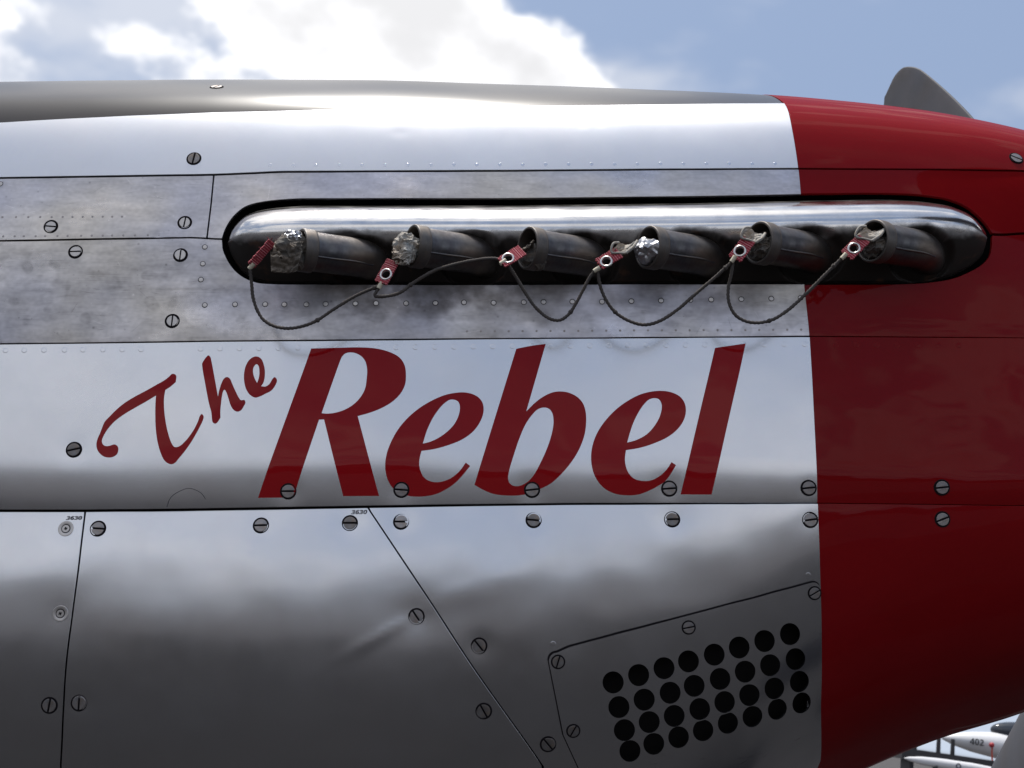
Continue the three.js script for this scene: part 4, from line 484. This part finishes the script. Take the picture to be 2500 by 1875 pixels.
function strap(p0, p1, face, width, hole) {
  const dir = p1.clone().sub(p0), len = dir.length(); dir.normalize(); const n = face.clone().addScaledVector(dir, -face.dot(dir)).normalize(), w = n.clone().cross(dir);
  const sh = new THREE.Shape(), r = mulberry(Math.floor(Math.abs(p0.x) * 1e5)), hw = width / 2, k = 12;
  const pts = []; for (let i = 0; i <= k; i++) pts.push([len * i / k, -hw + (r() - 0.5) * 0.0012]); for (let i = 1; i < 8; i++) pts.push([len + (i % 2 ? 0.0014 : -0.0008) * (0.5 + r()), -hw + width * i / 8]); for (let i = k; i >= 0; i--) pts.push([len * i / k, hw + (r() - 0.5) * 0.0012]);
  pts.forEach((p, i) => (i ? sh.lineTo(...p) : sh.moveTo(...p)));
  if (hole) { const c = new THREE.Path(), h = hole.clone().sub(p0), cx = h.dot(dir), cy = h.dot(w); c.absellipse(cx, cy, 0.0058, 0.0058, 0, Math.PI * 2, true); sh.holes.push(c); }
  const g = new THREE.ExtrudeGeometry(sh, { depth: 0.0018, bevelThickness: 0.0004, bevelSize: 0.0003, bevelSegments: 1, curveSegments: 16 });
  g.applyMatrix4(new THREE.Matrix4().makeBasis(dir, w, n).setPosition(p0)); return { g, n };
}
const along = (m, a, b, c) => m.clone().addScaledVector(stubDir, c).add(new THREE.Vector3(a * Math.sin(R(29)), b, a * Math.cos(R(29))));   // a: outward across the mouth, b: up, c: out of the mouth
const PLUG_LABEL = ['frayed grey cloth plug with foil patch in the rearmost exhaust stub', 'grey cloth plug hanging by a red strap, second exhaust stub from the rear', 'sunken cloth plug with red strap and bright eyelet, third stub from the rear', 'folded canvas plug with shiny patch and red strap, fourth stub from the rear', 'canvas loop plug with red strap, fifth exhaust stub, over the silver edge', 'canvas loop plug with red strap in the foremost exhaust stub'];
STUBS.forEach((m, i) => {
  const t = thing('exhaust_plug', PLUG_LABEL[i], 'exhaust plug', 'plugs stuffed into the exhaust stubs');
  const [a, b, f] = D.straps[i].map(V3), gr = D.grom[i] && V3(D.grom[i]), face = i === 0 ? new THREE.Vector3(0.8, 0.35, 0.5).normalize() : new THREE.Vector3(-0.12, 0.22, 0.95).normalize();
  const c = along(m, 0, -0.002, 0.004);
  if (i === 0) { mesh('cloth', wad(along(m, 0.002, -0.004, 0.01), 0.0245, 0.0245, 0.025, 3, 0.5), M.darkCloth, t); mesh('foil_patch', wad(along(m, 0.007, 0.012, 0.013), 0.015, 0.011, 0.016, 9, 0.6, 6), M.foil, t); }
  else if (i === 1) { mesh('cloth', wad(along(m, 0.0, -0.006, 0.004), 0.0215, 0.0215, 0.023, 14, 0.5), M.cloth, t); }
  else if (i === 2) { mesh('cloth', wad(along(m, 0, -0.012, -0.014), 0.02, 0.019, 0.022, 21, 0.3), M.darkCloth, t); mesh('flap', sheet(along(m, -0.012, -0.004, -0.004), along(m, 0.02, 0.004, 0.0), a.clone().add(new THREE.Vector3(0.007, 0.007, 0)), a.clone().add(new THREE.Vector3(-0.004, 0.003, 0)), 0.004, 4), M.darkCloth, t); }
  else {
    mesh('cloth', wad(along(m, 0.002, -0.008, i === 3 ? 0.0 : -0.006), 0.0185, 0.0165, 0.021, 30 + i * 7, 0.55, i === 3 ? 5 : 16), i === 3 ? M.foil : M.darkCloth, t);
    const [A, B, C, E] = D.flaps[i - 3].map(V3);
    mesh('flap', sheet(A, B, C, E, 0.007, i * 3.1), M.cloth, t);
    const hem = mergeGeometries([tube([A, A.clone().lerp(E, 0.5).add(new THREE.Vector3(-0.003, 0.004, 0.003)), E, E.clone().lerp(C, 0.5).add(new THREE.Vector3(0, -0.001, 0.002)), C], 0.0016), tube([C, C.clone().lerp(B, 0.5).add(new THREE.Vector3(0.001, -0.002, 0.003)), B], 0.0021)]);
    mesh('hem', hem, M.cloth, t);
  }
  if (i < 2) { const [A, B, C, E] = D.wraps[i].map(V3); mesh('flap', sheet(A, B, C, E, 0.009, 5.3 + i * 4.1, 0.0015, 0.0075), M.cloth, t); const [A2, B2, C2, E2] = D.wraps[i + 2].map(V3); mesh('flap', sheet(A2, B2, C2, E2, 0.006, 8.3 + i * 4.1, 0.0015, 0.006), i ? M.cloth : M.darkCloth, t); }
  if (i === 0) { const r = mulberry(77), th = []; for (let k = 0; k < 9; k++) { const q = a.clone().lerp(b, r() * 0.9), d = new THREE.Vector3(r() - 0.5, r() - 0.5, r() - 0.2).multiplyScalar(0.014); th.push(tube([q, q.clone().addScaledVector(d, 0.6).add(new THREE.Vector3(0, 0.001, 0.001)), q.clone().add(d)], 0.0006, 8, 5)); } mesh('frayed_thread', mergeGeometries(th), M.web, t); }
  const st = strap(a, b, face, i === 0 ? 0.011 : 0.0185, gr); mesh('strap', st.g, M.web, t);
  if (gr) { const e = mesh('grommet', lathe([[5.6, -1.2], [5.3, 1.2], [6.0, 2.4], [7.2, 2.9], [8.4, 2.4], [8.9, 1.4], [8.9, 0.9]], 32), M.brass, t); e.position.copy(gr).addScaledVector(st.n, gr.clone().sub(a).dot(st.n) * -1); e.quaternion.setFromUnitVectors(new THREE.Vector3(0, 0, 1), st.n); }
  const fe = mesh('crimp', new THREE.CylinderGeometry(0.0034, 0.0029, 0.0095, 14), M.ivory, t); fe.position.copy(f); fe.quaternion.setFromUnitVectors(new THREE.Vector3(0, 1, 0), a.clone().sub(b).normalize());
});
const CORD_LABEL = ['dark cord sagging below the rearmost exhaust stub', 'cord stretched between the second and third plugs from the rear', 'cord hanging in a narrow loop below the third exhaust stub', 'long sagging cord between the fourth and fifth plugs', 'sagging cord crossing the edge of the red paint'];
D.cords.forEach((c, i) => {
  const t = thing('lanyard_cord', CORD_LABEL[i], 'cord', 'cords tying the exhaust plugs together'), pts = c.map(V3), cv = new THREE.CatmullRomCurve3(pts);
  const g = new THREE.TubeGeometry(cv, 160, 0.0022, 8), a = g.getAttribute('position'), nm = g.getAttribute('normal');
  for (let k = 0; k < a.count; k++) { const w = 0.00035 * Math.sin(Math.floor(k / 9) * 1.9 + (k % 9) * 0.785) + 0.0003 * noise(a.getX(k) * 120, a.getY(k) * 120, i); a.setXYZ(k, a.getX(k) + nm.getX(k) * w, a.getY(k) + nm.getY(k) * w, a.getZ(k) + nm.getZ(k) * w); }
  mesh('cord', g, M.cord, t);
  const kn = [[0.62, 0.0034], [0.97, 0.0038]][0]; const knots = [i === 1 ? 0.42 : i === 3 ? 0.3 : kn[0], 0.96].map((q) => wad(cv.getPoint(q), 0.0034, 0.0033, 0.0034, i * 5 + q * 9, 0.3));
  knots.forEach((k) => mesh('knot', k, M.cord, t));
});

// ---------------------------------------------------------------- propeller of the same airplane
const HUB = new THREE.Vector3(1.095, 0.385, -0.43), BL = 1.69, PHI = 50;
M.blade = new THREE.MeshPhysicalMaterial({ map: tintTex([0.07, 0.07, 0.08], 0.3, 0.5, 93.3), roughness: 0.6, specularIntensity: 0.25 });
{ const chord = curve([[0.12, 0.10], [0.3, 0.19], [0.5, 0.29], [0.7, 0.335], [0.88, 0.31], [0.95, 0.25], [0.985, 0.155], [1, 0.02]]), twist = curve([[0.1, 42], [0.5, 19], [1, 4]]), thick = curve([[0.1, 0.09], [0.3, 0.05], [0.6, 0.026], [1, 0.007]]);
  const n = 60, k = 28, pos = [], uv = [], idx = [];
  for (let i = 0; i <= n; i++) { const q = lerp(0.1, 1, 1 - (1 - i / n) ** 1.6), c = chord(q), b = R(twist(q)), th = thick(q);
    for (let j = 0; j < k; j++) { const a = j / k * 2 * Math.PI, u = Math.cos(a) * c / 2, w = Math.sin(a) * th / 2 * (1 + 0.3 * Math.cos(a)); pos.push(u * Math.sin(b) + w * Math.cos(b), q * BL, u * Math.cos(b) - w * Math.sin(b)); uv.push(j / k * 0.5, q * BL); } }
  for (let i = 0; i < n; i++) for (let j = 0; j < k; j++) { const a = i * k + j, b = i * k + (j + 1) % k; idx.push(a, b, a + k, b, b + k, a + k); }
  const g = new THREE.BufferGeometry(); g.setAttribute('position', new THREE.Float32BufferAttribute(pos, 3)); g.setAttribute('uv', new THREE.Float32BufferAttribute(uv, 2)); g.setIndex(idx); g.computeVertexNormals();
  for (let b = 0; b < 4; b++) { const m = mesh('propeller_blade', g, M.blade, airplane); m.position.copy(HUB); m.rotation.x = R(PHI - 90 - 90 * b) ; }
  const sp = new THREE.LatheGeometry([[0.001, 0.62], [0.05, 0.6], [0.12, 0.52], [0.2, 0.38], [0.26, 0.22], [0.295, 0.08], [0.30, 0], [0.29, -0.09]].map((p) => new THREE.Vector2(p[0], p[1])), 48); sp.rotateZ(-Math.PI / 2); 
  const s = mesh('spinner', sp, M.red, airplane); s.position.copy(HUB);
}

// ---------------------------------------------------------------- ground, far trees, parked jet
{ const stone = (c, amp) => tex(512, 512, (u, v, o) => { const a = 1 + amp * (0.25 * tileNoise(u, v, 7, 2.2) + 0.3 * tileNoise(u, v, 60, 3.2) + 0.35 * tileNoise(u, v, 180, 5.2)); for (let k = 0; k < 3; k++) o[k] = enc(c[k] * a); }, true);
  const g = new THREE.CircleGeometry(1500, 96); g.rotateX(-Math.PI / 2); const p = g.getAttribute('position'), uv = g.getAttribute('uv'); for (let i = 0; i < p.count; i++) uv.setXY(i, p.getX(i) / 3, p.getZ(i) / 3);
  const m = mesh('ground', g, new THREE.MeshPhysicalMaterial({ map: stone([0.075, 0.072, 0.073], 0.6), roughness: 1, specularIntensity: 0.1 }), scene); m.userData = { kind: 'structure', label: 'worn grey apron under the far airplanes', category: 'ground' };
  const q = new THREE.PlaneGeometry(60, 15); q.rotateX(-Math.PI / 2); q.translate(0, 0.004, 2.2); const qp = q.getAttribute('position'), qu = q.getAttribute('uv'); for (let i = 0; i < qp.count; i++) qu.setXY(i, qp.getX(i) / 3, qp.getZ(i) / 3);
  const t = mesh('added_dark_strip', q, new THREE.MeshPhysicalMaterial({ map: stone([0.023, 0.0225, 0.0235], 0.9), roughness: 1, specularIntensity: 0.05 }), scene); t.userData = { kind: 'structure', label: 'unseen near ground strip, added near black to darken the lower reflections', category: 'added_dark_strip' };  // unseen strip, added and coloured near black to darken what the lower panels mirror
}
{ // a wood across the field behind the photographer, mirrored along the foot of the name panel
  const leaf = new THREE.IcosahedronGeometry(1, 1), a = leaf.getAttribute('position'); for (let i = 0; i < a.count; i++) { const f = 0.7 + 0.6 * noise(a.getX(i) * 3, a.getY(i) * 3, a.getZ(i) * 3); a.setXYZ(i, a.getX(i) * f, a.getY(i) * f, a.getZ(i) * f); } leaf.computeVertexNormals();
  const n = 4200, im = new THREE.InstancedMesh(leaf, new THREE.MeshStandardMaterial({ color: rgb(0.05, 0.07, 0.03), roughness: 0.9 }), n), mt = new THREE.Matrix4(), r = mulberry(99), cl = new THREE.Color();
  for (let i = 0; i < n; i++) { const az = R(-95 + 190 * r()), d = 150 + 30 * r(), top = 6 + 4 * noise(az * 9, 0.2, 1) + 2.5 * noise(az * 33, 0.2, 3), y = 0.8 + (top - 0.8) * Math.pow(r(), 0.7), q = 0.8 + 1.3 * r();
    mt.compose(new THREE.Vector3(Math.sin(az) * d, y, Math.cos(az) * d), new THREE.Quaternion().setFromEuler(new THREE.Euler(r() * 6, r() * 6, r() * 6)), new THREE.Vector3(q * 1.3, q, q * 1.3)); im.setMatrixAt(i, mt); im.setColorAt(i, cl.setRGB(0.035 + 0.03 * r(), 0.055 + 0.035 * r(), 0.022 + 0.02 * r())); }
  im.name = 'treeline'; im.userData = { kind: 'stuff', label: 'far wood of dark green trees across the field', category: 'trees' }; im.castShadow = im.receiveShadow = true; scene.add(im);
}
{ const t = thing('parked_jet', 'distant white jet numbered 402 parked nose first beyond the propeller', 'jet', undefined, false); t.position.set(0, 0, -38);
  const white = new THREE.MeshPhysicalMaterial({ map: tintTex([0.62, 0.62, 0.63], 0.06, 2, 5.3), roughness: 0.35, clearcoat: 0.4 }), black = new THREE.MeshStandardMaterial({ color: rgb(0.02, 0.02, 0.022), roughness: 0.6 }), grey = new THREE.MeshStandardMaterial({ color: rgb(0.42, 0.42, 0.45), roughness: 0.5 });
  const body = new THREE.LatheGeometry([[0.001, 0], [0.07, 0.06], [0.2, 0.4], [0.34, 1.0], [0.44, 1.8], [0.5, 3], [0.55, 6], [0.45, 9], [0.25, 11]].map((p) => new THREE.Vector2(p[0], p[1])), 40); body.rotateZ(-Math.PI / 2); body.scale(1, 0.95, 1); body.translate(14.2, 2.07, 0);
  const fus = mesh('fuselage', body, white, t);
  const can = new THREE.SphereGeometry(1, 32, 16); can.scale(1.1, 0.35, 0.33); can.translate(16.9, 2.56, 0); mesh('canopy', can, new THREE.MeshPhysicalMaterial({ color: rgb(0.03, 0.035, 0.045), roughness: 0.08 }), t);
  const wing = new THREE.ExtrudeGeometry(new THREE.Shape([[17.2, 0], [19.6, 0], [19.4, 4.6], [18.6, 4.6]].map((p) => new THREE.Vector2(...p))), { depth: 0.1, bevelSize: 0.03, bevelThickness: 0.03 }); wing.rotateX(Math.PI / 2); wing.translate(0, 1.75, 0); mesh('wing', wing, white, t);
  for (const [x, z, r, h] of [[15.0, 0, 0.2, 0.9], [18.6, 1.2, 0.3, 1.0], [18.6, -1.2, 0.3, 1.0]]) { const leg = new THREE.CylinderGeometry(0.05, 0.06, h, 12); leg.translate(x, r + h / 2 + 0.05, z); const lg = mesh('landing_gear', leg, grey, t); const w = new THREE.TorusGeometry(r * 0.7, r * 0.3, 10, 24); w.translate(x, r, z); mesh('wheel', w, black, lg); }
  const font = await new FontLoader().loadAsync('fonts/droid/droid_sans_bold.typeface.json'), gs = font.generateShapes('402', 0.2).map((s) => new THREE.ExtrudeGeometry(s, { depth: 0.01, bevelEnabled: false, curveSegments: 4 })), num = mergeGeometries(gs); num.translate(14.98, 1.98, 0.44); mesh('number', num, black, fus, 'dark number 402');
}
function dropTank(label, x, y, z, len, r, star) {
  const t = thing('drop_tank', label, 'fuel tank', undefined, false); t.position.set(x, y, z);
  const g = new THREE.LatheGeometry([[0.001, 0], [0.4, 0.05], [0.8, 0.16], [1, 0.35], [1, 0.65], [0.75, 0.86], [0.35, 0.97], [0.001, 1]].map((p) => new THREE.Vector2(p[0] * r, p[1] * len)), 32); g.rotateZ(-Math.PI / 2);
  mesh('shell', g, new THREE.MeshPhysicalMaterial({ color: rgb(0.58, 0.58, 0.6), roughness: 0.4 }), t);
  if (star) { const k = new THREE.MeshStandardMaterial({ color: rgb(0.03, 0.035, 0.07), roughness: 0.5 }), ring = new THREE.RingGeometry(0.045, 0.085, 24); ring.translate(len * 0.5, 0, r + 0.008); mesh('roundel', ring, k, t); }
  for (const u of [0.3, 0.7]) { const l = new THREE.BoxGeometry(0.06, y, 0.3); l.translate(len * u, -y / 2 - r * 0.6, 0); mesh('cradle', l, new THREE.MeshStandardMaterial({ color: rgb(0.04, 0.04, 0.045), roughness: 0.7 }), t); }
}
dropTank('pale grey fuel tank with a small round marking on black cradles', 12.35, 1.26, -36, 3.3, 0.15, true);
{ const t = thing('dark_wing_stand_in', 'made-up black slab and posts for the dark wing and shade behind the grey fuel tank', 'dark_stand_in', undefined, false); t.position.set(13.9, 0, -37); const k = new THREE.MeshStandardMaterial({ color: rgb(0.022, 0.02, 0.024), roughness: 0.7 });  // made-up slab: stands in for the dark wing and shadow under the jet
  const b = new THREE.BoxGeometry(2.9, 0.34, 1.1); b.translate(0, 1.4, 0); mesh('deck', b, k, t); for (const [x, h] of [[-0.95, 0.42], [-0.2, 0.55], [0.25, 0.5]]) { const p = new THREE.CylinderGeometry(0.06, 0.07, h, 10); p.translate(x, 1.55 + h / 2, 0.2); mesh('post', p, k, t); }
  for (const x of [-1.1, 1.1]) { const l = new THREE.BoxGeometry(0.12, 1.25, 0.9); l.translate(x, 0.63, 0); mesh('leg', l, k, t); } }
{ const t = thing('warning_streamer', 'orange red warning streamer with a round red cover hanging from the jet', 'streamer', undefined, false); t.position.set(15.6, 2.05, -37.35); const k = new THREE.MeshStandardMaterial({ color: rgb(0.4, 0.045, 0.02), roughness: 0.6 });
  const s = new THREE.SphereGeometry(0.085, 20, 14); mesh('cover', s, new THREE.MeshStandardMaterial({ color: rgb(0.32, 0.02, 0.025), roughness: 0.4 }), t);
  const g = new THREE.BoxGeometry(0.05, 1.6, 0.012, 1, 24, 1), a = g.getAttribute('position'); for (let i = 0; i < a.count; i++) a.setZ(i, a.getZ(i) + 0.03 * Math.sin(a.getY(i) * 7)); g.translate(0.02, -0.85, 0.02); g.computeVertexNormals(); mesh('ribbon', g, k, t); }

renderer.render(scene, camera);
